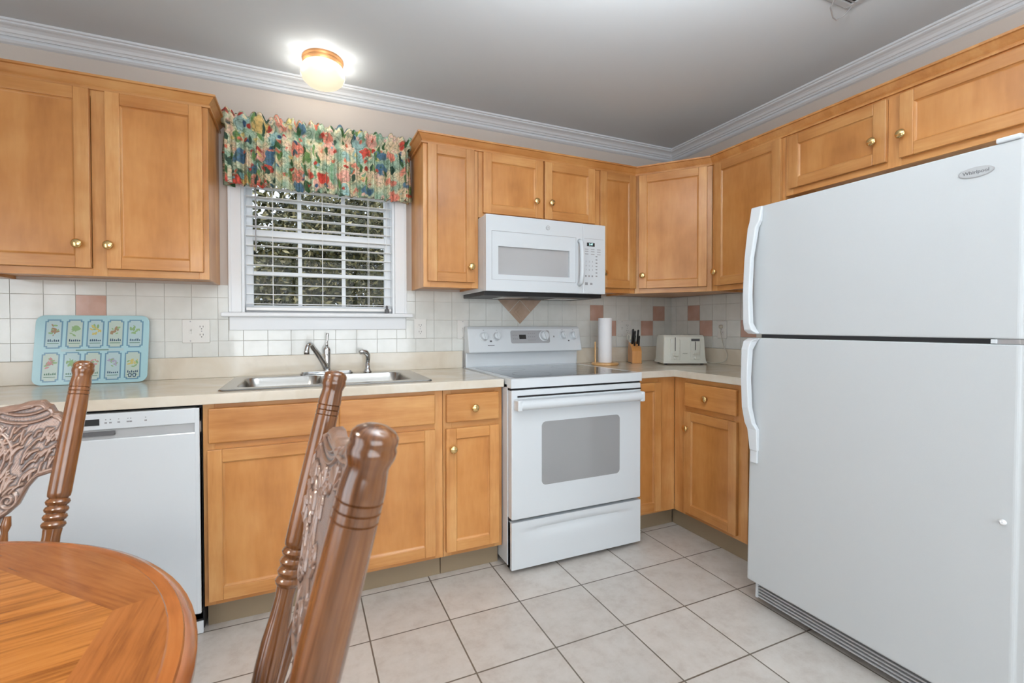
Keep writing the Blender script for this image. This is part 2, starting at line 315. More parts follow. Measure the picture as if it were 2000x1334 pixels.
def text_obj(name, txt, size, mat, parent, loc, rot, depth=0.0006, sx=1.0):
    cu = bpy.data.curves.new(name, 'FONT'); cu.body = txt; cu.size = size; cu.extrude = depth; cu.align_x = 'CENTER'; cu.align_y = 'CENTER'
    to = bpy.data.objects.new(name + '_tmp', cu); COL.objects.link(to); bpy.context.view_layer.update()
    me = bpy.data.meshes.new_from_object(to.evaluated_get(bpy.context.evaluated_depsgraph_get())); bpy.data.objects.remove(to)
    me.materials.clear(); me.materials.append(MAT[mat])
    o = bpy.data.objects.new(name, me); COL.objects.link(o); o.parent = parent; o.location = loc; o.rotation_euler = rot; o.scale = (sx, 1, 1); return o
def sweep(mb, path, prof, m, side=1):
    """path: xy points; prof: (out, z) points; mitred. out is measured to the right-hand side of travel times side"""
    path = [Vector(p) for p in path]; K = len(path); rows = []
    for k in range(K):
        ns = []
        if k > 0: d = (path[k] - path[k - 1]).normalized(); ns.append(Vector((d.y, -d.x)) * side)
        if k < K - 1: d = (path[k + 1] - path[k]).normalized(); ns.append(Vector((d.y, -d.x)) * side)
        if len(ns) == 2: q = ns[0] + ns[1]; q = q / (q.dot(ns[0]))
        else: q = ns[0]
        rows.append([(path[k].x + q.x * o, path[k].y + q.y * o, z) for o, z in prof] )
    n = len(mb.v); P = len(prof)
    for r_ in rows: mb.v += r_
    for k in range(K - 1):
        for i in range(P): j = (i + 1) % P; mb.face([n + k * P + i, n + k * P + j, n + (k + 1) * P + j, n + (k + 1) * P + i], m)
    mb.face([n + i for i in range(P)], m); mb.face([n + (K - 1) * P + i for i in range(P)][::-1], m)
    return mb

# ------------------------------------------------------------------ dimensions
XW, YF, H = -4.6, -4.9, 2.4446      # left wall, front wall, ceiling
WT = 0.14
CT = 0.917
UD, UB, UT = 0.2855, 1.374, 2.124
WX0, WX1, WZ0, WZ1 = -2.802, -2.042, 1.238, 2.06
TOP0, TOP1 = 1.019, 1.374   # tiled band

# ------------------------------------------------------------------ setting
struct(MB().box((XW - WT, YF - WT, -0.1), (WT, WT, 0), 'floor_tile').build('floor'))
struct(MB().box((XW - WT, YF - WT, H), (WT, WT, H + 0.1), 'ceiling_paint').build('ceiling'))
w = MB(); w.box((XW - WT, 0, 0), (WX0, WT, H), 'wall_paint'); w.box((WX1, 0, 0), (0, WT, H), 'wall_paint'); w.box((WX0, 0, 0), (WX1, WT, WZ0), 'wall_paint'); w.box((WX0, 0, WZ1), (WX1, WT, H), 'wall_paint')
wall_back = struct(w.build('wall_back'))
wall_right = struct(MB().box((0, YF - WT, 0), (WT, WT, H), 'wall_paint').build('wall_right'))
LY0, LY1, LZ1 = -3.65, -1.85, 2.05
w = MB(); w.box((XW - WT, LY1, 0), (XW, 0, H), 'wall_paint'); w.box((XW - WT, YF - WT, 0), (XW, LY0, H), 'wall_paint'); w.box((XW - WT, LY0, LZ1), (XW, LY1, H), 'wall_paint')
struct(w.build('wall_left'))
FX0, FX1, FZ0, FZ1 = -3.55, -0.85, 0.45, 2.25
w = MB(); w.box((XW, YF - WT, 0), (FX0, YF, H), 'wall_paint'); w.box((FX1, YF - WT, 0), (0, YF, H), 'wall_paint'); w.box((FX0, YF - WT, 0), (FX1, YF, FZ0), 'wall_paint'); w.box((FX0, YF - WT, FZ1), (FX1, YF, H), 'wall_paint')
struct(w.build('wall_front'))
# crown moulding round the room
cp = [(0, H), (0.080, H), (0.080, H - 0.009), (0.071, H - 0.011), (0.071, H - 0.016), (0.066, H - 0.019), (0.054, H - 0.022), (0.043, H - 0.029), (0.036, H - 0.039), (0.030, H - 0.041), (0.026, H - 0.046), (0.026, H - 0.049), (0.019, H - 0.050), (0.015, H - 0.054), (0.015, H - 0.058), (0.020, H - 0.060), (0.020, H - 0.063), (0.012, H - 0.070), (0, H - 0.074)]
c = MB(); sweep(c, [(XW, YF), (XW, 0), (0, 0), (0, YF), (XW, YF)], cp, 'trim_paint'); struct(c.build('trim_1', smooth=False))

# backsplash tiles
kk = lambda x: round((x - (-0.071)) / 0.109)
pink_back = {(kk(-0.725), 2), (kk(-0.180), 2), (kk(-0.289), 1), (kk(-0.616), 1), (kk(-3.450), 2)}
BW = lambda u, t, z: (u, -t, z)
mb = MB(); P_ = 0.109; zs = [TOP0, 1.097, 1.204, 1.311, TOP1]
def add_tiles(mb, u0, u1, off, conv, pinks, hole=None):
    for k in range(math.floor((u0 - off) / P_) - 1, math.ceil((u1 - off) / P_) + 1):
        for r_ in range(4):
            a, b = max(u0, off + k * P_), min(u1, off + (k + 1) * P_)
            if b - a < 0.006: continue
            z0, z1 = zs[r_], zs[r_ + 1]; parts = [(a, b, z0, z1)]
            if hole and b > hole[0] and a < hole[1] and z1 > hole[2]:
                parts = []
                if a < hole[0]: parts.append((a, hole[0], z0, z1))
                if b > hole[1]: parts.append((hole[1], b, z0, z1))
                if z0 < hole[2]: parts.append((max(a, hole[0]), min(b, hole[1]), z0, hole[2]))
            for (s0, s1, t0, t1) in parts:
                if s1 - s0 < 0.006 or t1 - t0 < 0.006: continue
                g = 0.0008
                mb.box(conv(s0 + g, 0.0026, t0 + g), conv(s1 - g, 0.0065, t1 - g), 'tile_pink' if (k, r_) in pinks else 'tile_white')
add_tiles(mb, -3.95, -0.0065, -0.071, BW, pink_back, (WX0 - 0.058, WX1 + 0.062, 1.152))
mb.box((-3.95, 0, TOP0 - 0.1), (WX0 - 0.058, -0.0028, TOP1), 'tile_grout'); mb.box((WX1 + 0.062, 0, TOP0 - 0.1), (0, -0.0028, TOP1), 'tile_grout'); mb.box((WX0 - 0.058, 0, TOP0 - 0.1), (WX1 + 0.062, -0.0028, 1.152), 'tile_grout')
# tan diamond of four tiles behind the range
R45 = Matrix.Translation((-1.257, -0.0065, 1.334)) @ Matrix.Rotation(radians(45), 4, 'Y')
for i in (-1, 0):
    for j in (-1, 0): mb.box((i * 0.109 + 0.0015, 0, j * 0.109 + 0.0015), (i * 0.109 + 0.1075, -0.004, j * 0.109 + 0.1075), 'tile_tan', R45)
mb.box((-0.1095, 0.0, -0.1095), (0.1095, -0.0015, 0.1095), 'tile_grout', R45)
mb.box((0.024, -0.0035, -0.085), (0.085, -0.0062, -0.024), 'tile_tan', R45); mb.box((0.040, -0.005, -0.069), (0.069, -0.0085, -0.040), 'tile_tan', R45)
o = mb.build('tile_backsplash', wall_back, bevel=0.0012, seg=2)
mb = MB(); kr = lambda y: round((-y - 0.055) / 0.109)
RW = lambda u, t, z: (-t, -u, z)
add_tiles(mb, 0.0, 1.2, 0.055, RW, {(kr(-0.164), 2), (kr(-0.273), 1), (kr(-0.6), 1), (kr(-0.7), 2)})
mb.box((0, 0, TOP0 - 0.1), (-0.0028, -1.2, TOP1), 'tile_grout')
mb.build('tile_backsplash', wall_right, bevel=0.0012, seg=2)

# ------------------------------------------------------------------ kitchen window
win = struct(bpy.data.objects.new('window_1', None)); COL.objects.link(win); win.location = (0, 0, 0)
def part(mb, name, parent, **k): return mb.build(name, parent, **k)
m_ = MB()
m_.box((WX0 - 0.056, 0, 1.240), (WX0, -0.018, WZ1 + 0.056), 'window_paint'); m_.box((WX1, 0, 1.240), (WX1 + 0.064, -0.018, WZ1 + 0.056), 'window_paint'); m_.box((WX0, 0, WZ1), (WX1, -0.018, WZ1 + 0.056), 'window_paint')
m_.box((WX0 - 0.056, -0.018, 1.240), (WX0 - 0.044, -0.023, WZ1 + 0.056), 'window_paint'); m_.box((WX1 + 0.052, -0.018, 1.240), (WX1 + 0.064, -0.023, WZ1 + 0.056), 'window_paint')
part(m_, 'casing', win, bevel=0.002)
part(MB().box((WX0 - 0.088, 0.06, 1.217), (WX1 + 0.097, -0.045, 1.239), 'window_paint'), 'sill', win, bevel=0.006)
part(MB().box((WX0 - 0.054, 0, 1.150), (WX1 + 0.060, -0.018, 1.217), 'window_paint'), 'apron', win, bevel=0.003)
m_ = MB(); m_.box((WX0, 0, WZ0), (WX0 + 0.012, WT, WZ1), 'vinyl_white'); m_.box((WX1 - 0.012, 0, WZ0), (WX1, WT, WZ1), 'vinyl_white'); m_.box((WX0, 0, WZ1 - 0.012), (WX1, WT, WZ1), 'vinyl_white'); m_.box((WX0, 0.06, WZ0), (WX1, WT, WZ0 + 0.015), 'vinyl_white')
part(m_, 'jamb', win, bevel=0.001)
def sash(z0, z1, y, name, cols=3, rows=2, xa=WX0 + 0.012, xb=WX1 - 0.012, st=0.040, bot=0.035, top=0.035):
    a = MB(); a.box((xa, y, z0), (xa + st, y + 0.032, z1), 'vinyl_white'); a.box((xb - st, y, z0), (xb, y + 0.032, z1), 'vinyl_white')
    a.box((xa + st, y, z0), (xb - st, y + 0.032, z0 + bot), 'vinyl_white'); a.box((xa + st, y, z1 - top), (xb - st, y + 0.032, z1), 'vinyl_white')
    s_ = part(a, name, win, bevel=0.002)
    a = MB(); gx0, gx1, gz0, gz1 = xa + st, xb - st, z0 + bot, z1 - top
    for i in range(1, cols): x = gx0 + (gx1 - gx0) * i / cols; a.box((x - 0.010, y + 0.009, gz0), (x + 0.010, y + 0.021, gz1), 'vinyl_white')
    for i in range(1, rows): z = gz0 + (gz1 - gz0) * i / rows; a.box((gx0, y + 0.0085, z - 0.009), (gx1, y + 0.0215, z + 0.009), 'vinyl_white')
    part(a, 'grille', s_, bevel=0.001)
    part(MB().box((gx0 - 0.004, y + 0.013, gz0 - 0.004), (gx1 + 0.004, y + 0.016, gz1 + 0.004), 'window_glass'), 'pane', s_)
sash(1.253, 1.672, 0.062, 'lower_sash', st=0.034, bot=0.026, top=0.056)
sash(1.640, 2.048, 0.098, 'upper_sash', st=0.028, bot=0.030, top=0.03)
# blind
bl = thing('window_blind', 'white open-slat blind hanging in the kitchen window over the sink', 'blind', (-2.422, 0.028, 1.24))
a = MB(); z = 1.285; k = 0
while z < 2.0:
    a.box((-0.362, -0.024, z - 1.24 - 0.0014), (0.362, 0.024, z - 1.24 + 0.0014), 'blind_white'); z += 0.0495
part(a, 'slats', bl)
part(MB().box((-0.362, -0.025, 0.010), (0.362, 0.025, 0.026), 'blind_white'), 'bottom_rail', bl, bevel=0.003)
part(MB().box((-0.366, -0.026, 0.765), (0.366, 0.026, 0.806), 'blind_white'), 'headrail', bl, bevel=0.002)
a = MB()
for x in (-0.24, 0.0, 0.24):
    for y in (-0.0255, 0.0255): a.box((x - 0.001, y - 0.0008, 0.02), (x + 0.001, y + 0.0008, 0.77), 'blind_white')
part(a, 'ladder_cords', bl)
part(MB().cyl((-0.315, -0.034, 0.31), (-0.315, -0.034, 0.77), 0.0035, 'panel_grey', 8), 'tilt_wand', bl)
a = MB().cyl((0.335, -0.034, 0.035), (0.335, -0.034, 0.77), 0.0012, 'blind_white', 6)
cord = part(a, 'pull_cord', bl)
part(MB().lathe((0.335, -0.034, 0.002), (0.335, -0.034, 0.045), [(0, 0.013), (0.45, 0.012), (0.6, 0.006), (0.85, 0.007), (1, 0.002)], 'gap_grey', 14), 'tassel', cord, smooth=True)

# ------------------------------------------------------------------ valance
val = thing('window_valance', 'gathered floral valance in cream, coral, blue and green above the kitchen window', 'curtain', (-2.42, 0, 1.86))
NU, NV = 420, 44; rows = []; uvs = []
rnd = random.Random(3); ph = [rnd.uniform(0, 6.28) for _ in range(8)]
xa, xb, yo = -0.440, 0.446, -0.086
def path_pt(s):      # s in 0..1 : left return, front, right return
    rl = 0.085; tot = 2 * rl + (xb - xa); d = s * tot
    if d < rl: return Vector((xa, -d)), Vector((-1, 0))
    if d > tot - rl: return Vector((xb, -(tot - d))), Vector((1, 0))
    return Vector((xa + d - rl, yo)), Vector((0, -1))
for j in range(NV + 1):
    v = j / NV; z = v * 0.345; row = []; uvr = []
    for i in range(NU + 1):
        u = i / NU; p, n_ = path_pt(u)
        w1 = u * 2 * pi * 23 + ph[0] + 1.3 * sin(u * 11 + ph[1]) + 0.35 * v * sin(u * 23)
        f = (1 - 2 * abs(sin(w1 / 2)) ** 0.55) * 0.75 + sin(u * 2 * pi * 37 + ph[2] + 1.9 * sin(u * 9 + ph[3])) * 0.32
        g1 = sin(u * 2 * pi * 21 + ph[4] + 1.5 * sin(u * 13)); g2 = sin(u * 2 * pi * 11 + ph[5] + 1.2 * sin(u * 19))
        hz = 0.262                        # rod pocket
        zz = z
        if z < hz - 0.02: amp = 0.034 - 0.014 * (z / hz); off = f * amp
        elif z < hz + 0.022: t = (z - hz) / 0.022; off = -0.004 + g1 * 0.004 + f * 0.005 - 0.004 * (1 - t * t if abs(t) < 1 else 0)
        else:
            t = (z - hz - 0.022) / (0.345 - hz - 0.022)
            q1 = abs(sin(u * pi * 19 + ph[4] + 1.4 * sin(u * 13))) ** 0.6; q2 = abs(sin(u * pi * 34 + ph[6] + 1.7 * sin(u * 17))) ** 0.6
            off = 0.030 * sin(t * pi * 0.86) * (0.35 + 0.75 * q1) + 0.010 * q2 - 0.006 * t
            zz = z - t * 0.030 + t * (0.026 * q1 + 0.012 * q2 + 0.006 * g2)
        if z < 0.03: zz = z + 0.004 * sin(u * 30 + ph[7])
        row.append((p.x + n_.x * off, min(p.y + n_.y * off, -0.004), zz)); uvr.append((u * 1.95 + 0.004 * f, v * 0.62))
    rows.append(row); uvs.append(uvr)
a = MB(); a.grid(rows, 'floral_cloth', uvs); o = a.build('gathered_cloth', val, smooth='all', fixn=False)
md = o.modifiers.new('thick', 'SOLIDIFY'); md.thickness = 0.0012
part(MB().cyl((xa + 0.012, -0.048, 0.262), (xb - 0.012, -0.048, 0.262), 0.005, 'vinyl_white', 10), 'curtain_rod', val)

# ------------------------------------------------------------------ cabinet building
def door(parent, x0, x1, z0, z1, y, hinge='l', knob=None, rail=0.048, stile=0.048, name='door', kd=0.0):
    """shaker door; its front face at y (front = -y), thickness 0.019"""
    w, h = x1 - x0, z1 - z0; t = 0.019
    d = bpy.data.objects.new('tmp', None)
    a = MB()
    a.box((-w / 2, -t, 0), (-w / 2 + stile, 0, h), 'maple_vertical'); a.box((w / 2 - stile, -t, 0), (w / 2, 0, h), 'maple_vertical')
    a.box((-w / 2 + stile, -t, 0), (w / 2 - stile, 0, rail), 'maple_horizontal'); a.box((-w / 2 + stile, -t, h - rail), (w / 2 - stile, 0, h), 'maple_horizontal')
    # sloped sticking round the panel
    i0, i1, j0, j1 = -w / 2 + stile, w / 2 - stile, rail, h - rail; q = 0.006; yp = -t + 0.0105
    A = [(i0, j0), (i1, j0), (i1, j1), (i0, j1)]; Bq = [(i0 + q, j0 + q), (i1 - q, j0 + q), (i1 - q, j1 - q), (i0 + q, j1 - q)]
    n = len(a.v); a.v += [(x, -t + 0.0045, z) for x, z in A] + [(x, yp, z) for x, z in Bq]
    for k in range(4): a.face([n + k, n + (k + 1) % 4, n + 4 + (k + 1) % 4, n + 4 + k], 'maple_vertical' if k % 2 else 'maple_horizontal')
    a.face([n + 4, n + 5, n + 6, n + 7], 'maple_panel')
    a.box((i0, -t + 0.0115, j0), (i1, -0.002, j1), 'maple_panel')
    o = a.build(name, parent, bevel=0.0022, seg=2, fixn=True); o.location = ((x0 + x1) / 2, y + t, z0)
    if knob: add_knob(o, knob[0] - (x0 + x1) / 2, -t, knob[1] - z0)
    return o
def add_knob(parent, x, y, z):
    k = MB().lathe((x, y, z), (x, y - 0.027, z), [(0, 0.0095), (0.10, 0.0090), (0.2, 0.0058), (0.42, 0.0062), (0.5, 0.0115), (0.6, 0.0168), (0.72, 0.0185), (0.84, 0.0168), (0.94, 0.0115), (1.0, 0.004)], 'brass', 20)
    k.build('knob', parent, smooth='all')
def slab(parent, x0, x1, z0, z1, y, knob=None, name='drawer'):
    w, h, t = x1 - x0, z1 - z0, 0.019
    o = MB().box((-w / 2, -t, 0), (w / 2, 0, h), 'maple_horizontal').build(name, parent, bevel=0.006, seg=3); o.location = ((x0 + x1) / 2, y + t, z0)
    if knob: add_knob(o, knob[0] - (x0 + x1) / 2, -t, knob[1] - z0)
    return o
def frame(parent, x0, x1, z0, z1, y, verts=(), horiz=(), st=0.038, rb=0.03, rtp=0.03):
    """face frame: y is its front; stiles at edges and at verts, rails top/bottom and at horiz"""
    a = MB(); t = 0.019
    xs = [(x0, x0 + st), (x1 - st, x1)] + [(v - 0.024, v + 0.024) for v in verts]
    for p, q in xs: a.box((p, y, z0), (q, y + t, z1), 'maple_vertical')
    xs = sorted(xs)
    for (p, q), (p2, q2) in zip(xs, xs[1:]):
        if p2 - q > 0.001:
            a.box((q, y, z0), (p2, y + t, z0 + rb), 'maple_horizontal'); a.box((q, y, z1 - rtp), (p2, y + t, z1), 'maple_horizontal')
            for hz in horiz: a.box((q, y, hz - 0.018), (p2, y + t, hz + 0.018), 'maple_horizontal')
    return a.build('face_frame', parent, bevel=0.0008, seg=1)
def carcass(parent, x0, x1, z0, z1, depth, name='body', shade=0.019):
    a = MB(); a.box((x0, -depth + 0.0192, z0 + 0.012), (x1, -0.003, z1), 'maple_vertical')
    # side skirts show below the recessed bottom
    a.box((x0, -depth + 0.0192, z0), (x0 + 0.014, -0.003, z0 + 0.012), 'maple_vertical'); a.box((x1 - 0.014, -depth + 0.0192, z0), (x1, -0.003, z0 + 0.012), 'maple_vertical')
    return a.build(name, parent)
UC = 'maple wall cabinets'
def wallcab(label, loc, rz, width, doors, z0=UB, z1=UT, verts=(), zd0=None, zd1=None):
    c = thing('wall_cabinet', label, 'cabinet', (loc[0], loc[1], z0), rz, UC); h = z1 - z0
    carcass(c, 0, width, 0, h, UD); frame(c, 0, width, 0, h, -UD, verts)
    for (a0, a1, kx, kz) in doors:
        door(c, a0, a1, (zd0 if zd0 is not None else 0.030 + z0) - z0, (zd1 or 2.116) - z0, -UD - 0.0195, knob=(kx, kz - z0) if kx is not None else None)
    return c
X = lambda x0: (x0, 0)
wallcab('maple double-door wall cabinet left of the window', X(-3.662), 0, 0.767, [(-3.632 + 3.662, -3.297 + 3.662, -3.334 + 3.662, 1.497), (-3.247 + 3.662, -2.915 + 3.662, -3.236 + 3.662, 1.497)], verts=[-3.272 + 3.662])
wallcab('tall narrow maple wall cabinet right of the window', X(-1.945), 0, 0.303, [(0.021, 0.278, 0.255, 1.488)])
wallcab('short two-door maple wall cabinet above the microwave', X(-1.640), 0, 0.760, [(0.024, 0.391, 0.344, 1.879), (0.403, 0.748, 0.442, 1.879)], z0=1.762, verts=[0.397], zd0=1.787)
wallcab('slim single-door maple wall cabinet between microwave and corner', X(-0.879), 0, 0.303, [(0.028, 0.296, 0.052, 1.492)])
# diagonal corner cabinet
DA, DB = Vector((-0.5758, -UD)), Vector((-UD, -0.6303)); ang = atan2(DB.y - DA.y, DB.x - DA.x); wd = (DB - DA).length
c = thing('wall_cabinet', 'diagonal maple corner wall cabinet above the toaster', 'cabinet', (DA.x, DA.y, UB), ang, UC)
Ti = Matrix.Rotation(-ang, 4, 'Z') @ Matrix.Translation((-DA.x, -DA.y, 0))
poly = [(-0.574, -0.003), (-0.574, -UD + 0.003), (DA.x + 0.012, -UD - 0.0 + 0.012), (DB.x + 0.012, DB.y + 0.016), (-0.003, -0.628), (-0.003, -0.003)]
MB().prism(poly, 0.004, UT - UB, 'maple_vertical', Ti).build('body', c)
frame(c, 0, wd, 0, UT - UB, 0, st=0.03); door(c, 0.028, wd - 0.028, 0.030, 0.742, -0.0195, knob=(0.052, 1.484 - UB))
R90 = -pi / 2
wallcab('single-door maple wall cabinet between the corner and the refrigerator', (0, -0.632), R90, 0.452, [(0.026, 0.436, 0.040, 1.484)])
wallcab('short wide two-door maple wall cabinet above the refrigerator', (0, -1.086), R90, 0.930, [(0.024, 0.443, 0.399, 1.944), (0.489, 0.905, 0.502, 1.939)], z0=1.820, verts=[0.466], zd0=1.848, zd1=2.106)
# cabinet crown
def cabcrown(name, path, label, side):
    z0 = 2.122; pr = [(-0.004, z0 - 0.003), (0.010, z0 - 0.003), (0.011, z0 + 0.004), (0.010, z0 + 0.007), (0.004, z0 + 0.009), (0.004, z0 + 0.012), (0.011, z0 + 0.020), (0.022, z0 + 0.034), (0.025, z0 + 0.038), (0.033, z0 + 0.040), (0.034, z0 + 0.048), (-0.004, z0 + 0.048)]
    a = MB(); sweep(a, path, pr, 'maple_horizontal', side); return tag(a.build(name, None), label, 'moulding', 'cabinet crown mouldings')
cabcrown('crown_molding', [(-3.662, -UD), (-2.895, -UD), (-2.895, -0.003)], 'maple crown strip on top of the cabinet left of the window', 1)
cabcrown('crown_molding', [(-1.945, -0.003), (-1.945, -UD), (DA.x, DA.y), (DB.x, DB.y), (-UD, -2.016)], 'long maple crown strip turning the corner along the right-hand cabinets', 1)

# base cabinets
BC = 'maple base cabinets'
def basecab(label, loc, rz, width, verts=(), horiz=(0.713,), toe=True, st0=0.038):
    c = thing('base_cabinet', label, 'cabinet', (loc[0], loc[1], 0), rz, BC)
    a = MB(); a.box((0, -0.590, 0.105), (0.016, -0.02, 0.876), 'maple_vertical'); a.box((width - 0.016, -0.590, 0.105), (width, -0.02, 0.876), 'maple_vertical'); a.box((0.016, -0.590, 0.105), (width - 0.016, -0.02, 0.121), 'maple_vertical'); a.box((0.016, -0.030, 0.121), (width - 0.016, -0.02, 0.876), 'maple_vertical'); a.build('body', c)
    frame(c, 0, width, 0.105, 0.876, -0.61, verts, horiz, rb=0.03, rtp=0.025)
    if toe: MB().box((0.002, -0.555, 0), (width, -0.06, 0.105), 'toe_kick_vinyl').build('toe_kick', c)
    return c
x0 = -2.871; c = basecab('wide maple sink base cabinet under the steel sink', (x0, 0), 0, 0.933, verts=[-2.408 - x0])
for (a0, a1) in ((-2.852, -2.431), (-2.386, -1.977)): slab(c, a0 - x0, a1 - x0, 0.726, 0.860, -0.63, name='false_drawer_front')
door(c, -2.855 - x0, -2.431 - x0, 0.126, 0.702, -0.63, knob=(-2.455 - x0, 0.605)); door(c, -2.386 - x0, -1.977 - x0, 0.126, 0.702, -0.63, knob=(-2.362 - x0, 0.605))
x0 = -1.936; c = basecab('narrow maple base cabinet with drawer left of the range', (x0, 0), 0, 0.293)
slab(c, -1.924 - x0, -1.662 - x0, 0.726, 0.857, -0.63, knob=(-1.790 - x0, 0.788)); door(c, -1.926 - x0, -1.665 - x0, 0.128, 0.698, -0.63, knob=(-1.895 - x0, 0.605))
x0 = -3.95; c = basecab('maple base cabinet at the left end beyond the dishwasher', (x0, 0), 0, 0.453)
slab(c, 0.02, 0.433, 0.726, 0.857, -0.63, knob=(0.226, 0.788)); door(c, 0.02, 0.433, 0.128, 0.698, -0.63, knob=(0.40, 0.605))
BX = -0.552
x0 = -0.868; c = thing('base_cabinet', 'narrow blind-corner maple base cabinet right of the range', 'cabinet', (x0, 0, 0), 0, BC)
MB().box((0, -0.590, 0.105), (0.312, -0.02, 0.876), 'maple_vertical').build('body', c)
a = MB(); a.box((0.19, -0.61, 0.105), (0.316, -0.59, 0.876), 'maple_vertical'); a.box((0, -0.61, 0.105), (0.19, -0.59, 0.135), 'maple_horizontal'); a.box((0, -0.61, 0.85), (0.19, -0.59, 0.876), 'maple_horizontal'); a.box((0, -0.61, 0.135), (0.02, -0.59, 0.85), 'maple_vertical'); a.build('face_frame', c, bevel=0.001)
door(c, 0.008, 0.200, 0.122, 0.850, -0.63)
MB().box((0.002, -0.556, 0), (0.35, -0.06, 0.105), 'toe_kick_vinyl').build('toe_kick', c)
# right run (faces -x)
c = thing('base_cabinet', 'maple base cabinet with drawer between the corner and the refrigerator', 'cabinet', (0, -0.612, 0), R90, BC)
MB().box((0, BX + 0.02, 0.105), (0.480, -0.02, 0.876), 'maple_vertical').build('body', c)
frame(c, 0, 0.480, 0.105, 0.876, BX, (), (0.709,), st=0.085, rb=0.03, rtp=0.025)
slab(c, 0.088, 0.427, 0.720, 0.852, BX - 0.02, knob=(0.245, 0.781)); door(c, 0.088, 0.429, 0.128, 0.692, BX - 0.02, knob=(0.112, 0.600))
MB().box((-0.058, -0.512, 0), (0.480, -0.06, 0.105), 'toe_kick_vinyl').build('toe_kick', c)

# ------------------------------------------------------------------ counters
def counter(name, label, boxes, lips, loc):
    a = MB()
    for b0, b1 in boxes: a.box(b0, b1, 'laminate')
    o = a.build(name, None, bevel=0.0); tag(o, label, 'countertop', 'laminate countertops')
    a = MB()
    for b0, b1 in lips: a.box(b0, b1, 'laminate')
    a.build('splash_lip', o, bevel=0.003)
    return o
CB = CT - 0.038
SX0, SX1, SY0, SY1 = -2.800, -2.002, -0.090, -0.548
a = MB()
def slabpoly(a, outer, hole):
    # outer rect minus hole rect as a ring plus edges
    (x0, y0), (x1, y1) = outer; n = len(a.v)
    O = [(x0, y0), (x1, y0), (x1, y1), (x0, y1)]; I = [(hole[0], hole[2]), (hole[1], hole[2]), (hole[1], hole[3]), (hole[0], hole[3])]
    for z in (CT, CB):
        a.v += [(x, y, z) for x, y in O] + [(x, y, z) for x, y in I]
    for k in range(4):
        q = (k + 1) % 4
        a.face([n + k, n + q, n + 4 + q, n + 4 + k], 'laminate'); a.face([n + 8 + k, n + 8 + q, n + 12 + q, n + 12 + k], 'laminate')
        a.face([n + k, n + q, n + 8 + q, n + 8 + k], 'laminate'); a.face([n + 4 + k, n + 4 + q, n + 12 + q, n + 12 + k], 'laminate')
slabpoly(a, ((-3.95, -0.0075), (-1.644, -0.645)), (SX0, SX1, SY0, SY1))
o = tag(a.build('countertop', None, bevel=0.004), 'long beige laminate countertop around the sink left of the range', 'countertop', 'laminate countertops')
MB().box((-3.95, -0.0075, CT), (-1.644, -0.019, 1.019), 'laminate').build('splash_lip', o, bevel=0.003)
a = MB(); XR = BX - 0.035
a.prism([(-0.866, -0.0075), (-0.866, -0.645), (XR, -0.645), (XR, -1.098), (-0.0075, -1.098), (-0.0075, -0.0075)], CB, CT, 'laminate')
o = tag(a.build('countertop', None, bevel=0.004), 'L-shaped beige laminate countertop in the corner under the toaster', 'countertop', 'laminate countertops')
a = MB(); a.box((-0.866, -0.0075, CT), (-0.0075, -0.019, 1.019), 'laminate'); a.box((-0.0075, -0.019, CT), (-0.019, -1.098, 1.019), 'laminate'); a.build('splash_lip', o, bevel=0.003)

# ------------------------------------------------------------------ sink
sk = thing('kitchen_sink', 'double-bowl stainless steel sink set in the left countertop', 'sink', (-2.401, -0.315, CT))
def rrect(x0, y0, x1, y1, r, n=6):
    P = []
    for cx, cy, a0 in ((x1 - r, y1 - r, 0), (x0 + r, y1 - r, 90), (x0 + r, y0 + r, 180), (x1 - r, y0 + r, 270)):
        for i in range(n + 1): t = radians(a0 + 90 * i / n); P.append((cx + r * cos(t), cy + r * sin(t)))
    return P
bowls = [(-0.374, -0.205, -0.040, 0.175), (0.022, -0.205, 0.352, 0.175)]
bm = bmesh.new(); rim = rrect(-0.425, -0.260, 0.425, 0.252, 0.022); loops = []
def loop(P, z): vs = [bm.verts.new((x, y, z)) for x, y in P]; es = [bm.edges.new((vs[i], vs[(i + 1) % len(vs)])) for i in range(len(vs))]; return vs, es
ov, oe = loop(rim, 0.0055); es = list(oe); bl_ = []
for b_ in bowls: v_, e_ = loop(rrect(*b_, 0.055), 0.0045); es += e_; bl_.append(v_)
bmesh.ops.triangle_fill(bm, use_beauty=True, edges=es, use_dissolve=False)
lv, _ = loop(rrect(-0.429, -0.264, 0.429, 0.256, 0.024), 0.0008)
for i in range(len(ov)): j = (i + 1) % len(ov); bm.faces.new((ov[i], ov[j], lv[j], lv[i]))
me = bpy.data.meshes.new('rim'); bmesh.ops.recalc_face_normals(bm, faces=bm.faces); bm.to_mesh(me); bm.free(); me.materials.append(MAT['sink_steel'])
o = bpy.data.objects.new('rim', me); COL.objects.link(o); o.parent = sk
for b_ in bowls:
    a = MB(); cx, cy = (b_[0] + b_[2]) / 2, (b_[1] + b_[3]) / 2; R_ = []
    for (ins, z, rr) in ((0, 0.0045, 0.055), (0.004, -0.002, 0.054), (0.012, -0.06, 0.052), (0.020, -0.145, 0.05), (0.035, -0.165, 0.045), (0.09, -0.172, 0.03)):
        R_.append([(x, y, z) for x, y in rrect(b_[0] + ins, b_[1] + ins, b_[2] - ins, b_[3] - ins, rr)])
    R_ = [r + [r[0]] for r in R_]; a.grid(R_, 'sink_steel'); K = len(a.v); a.face([K - len(R_[0]) + i for i in range(len(R_[0]) - 1)], 'sink_steel')
    bo = a.build('bowl', sk, smooth=True, fixn=False)
    MB().lathe((cx, cy, -0.1718), (cx, cy, -0.168), [(0, 0.042), (0.7, 0.042), (1, 0.034)], 'chrome', 20).build('drain', bo, smooth=True)
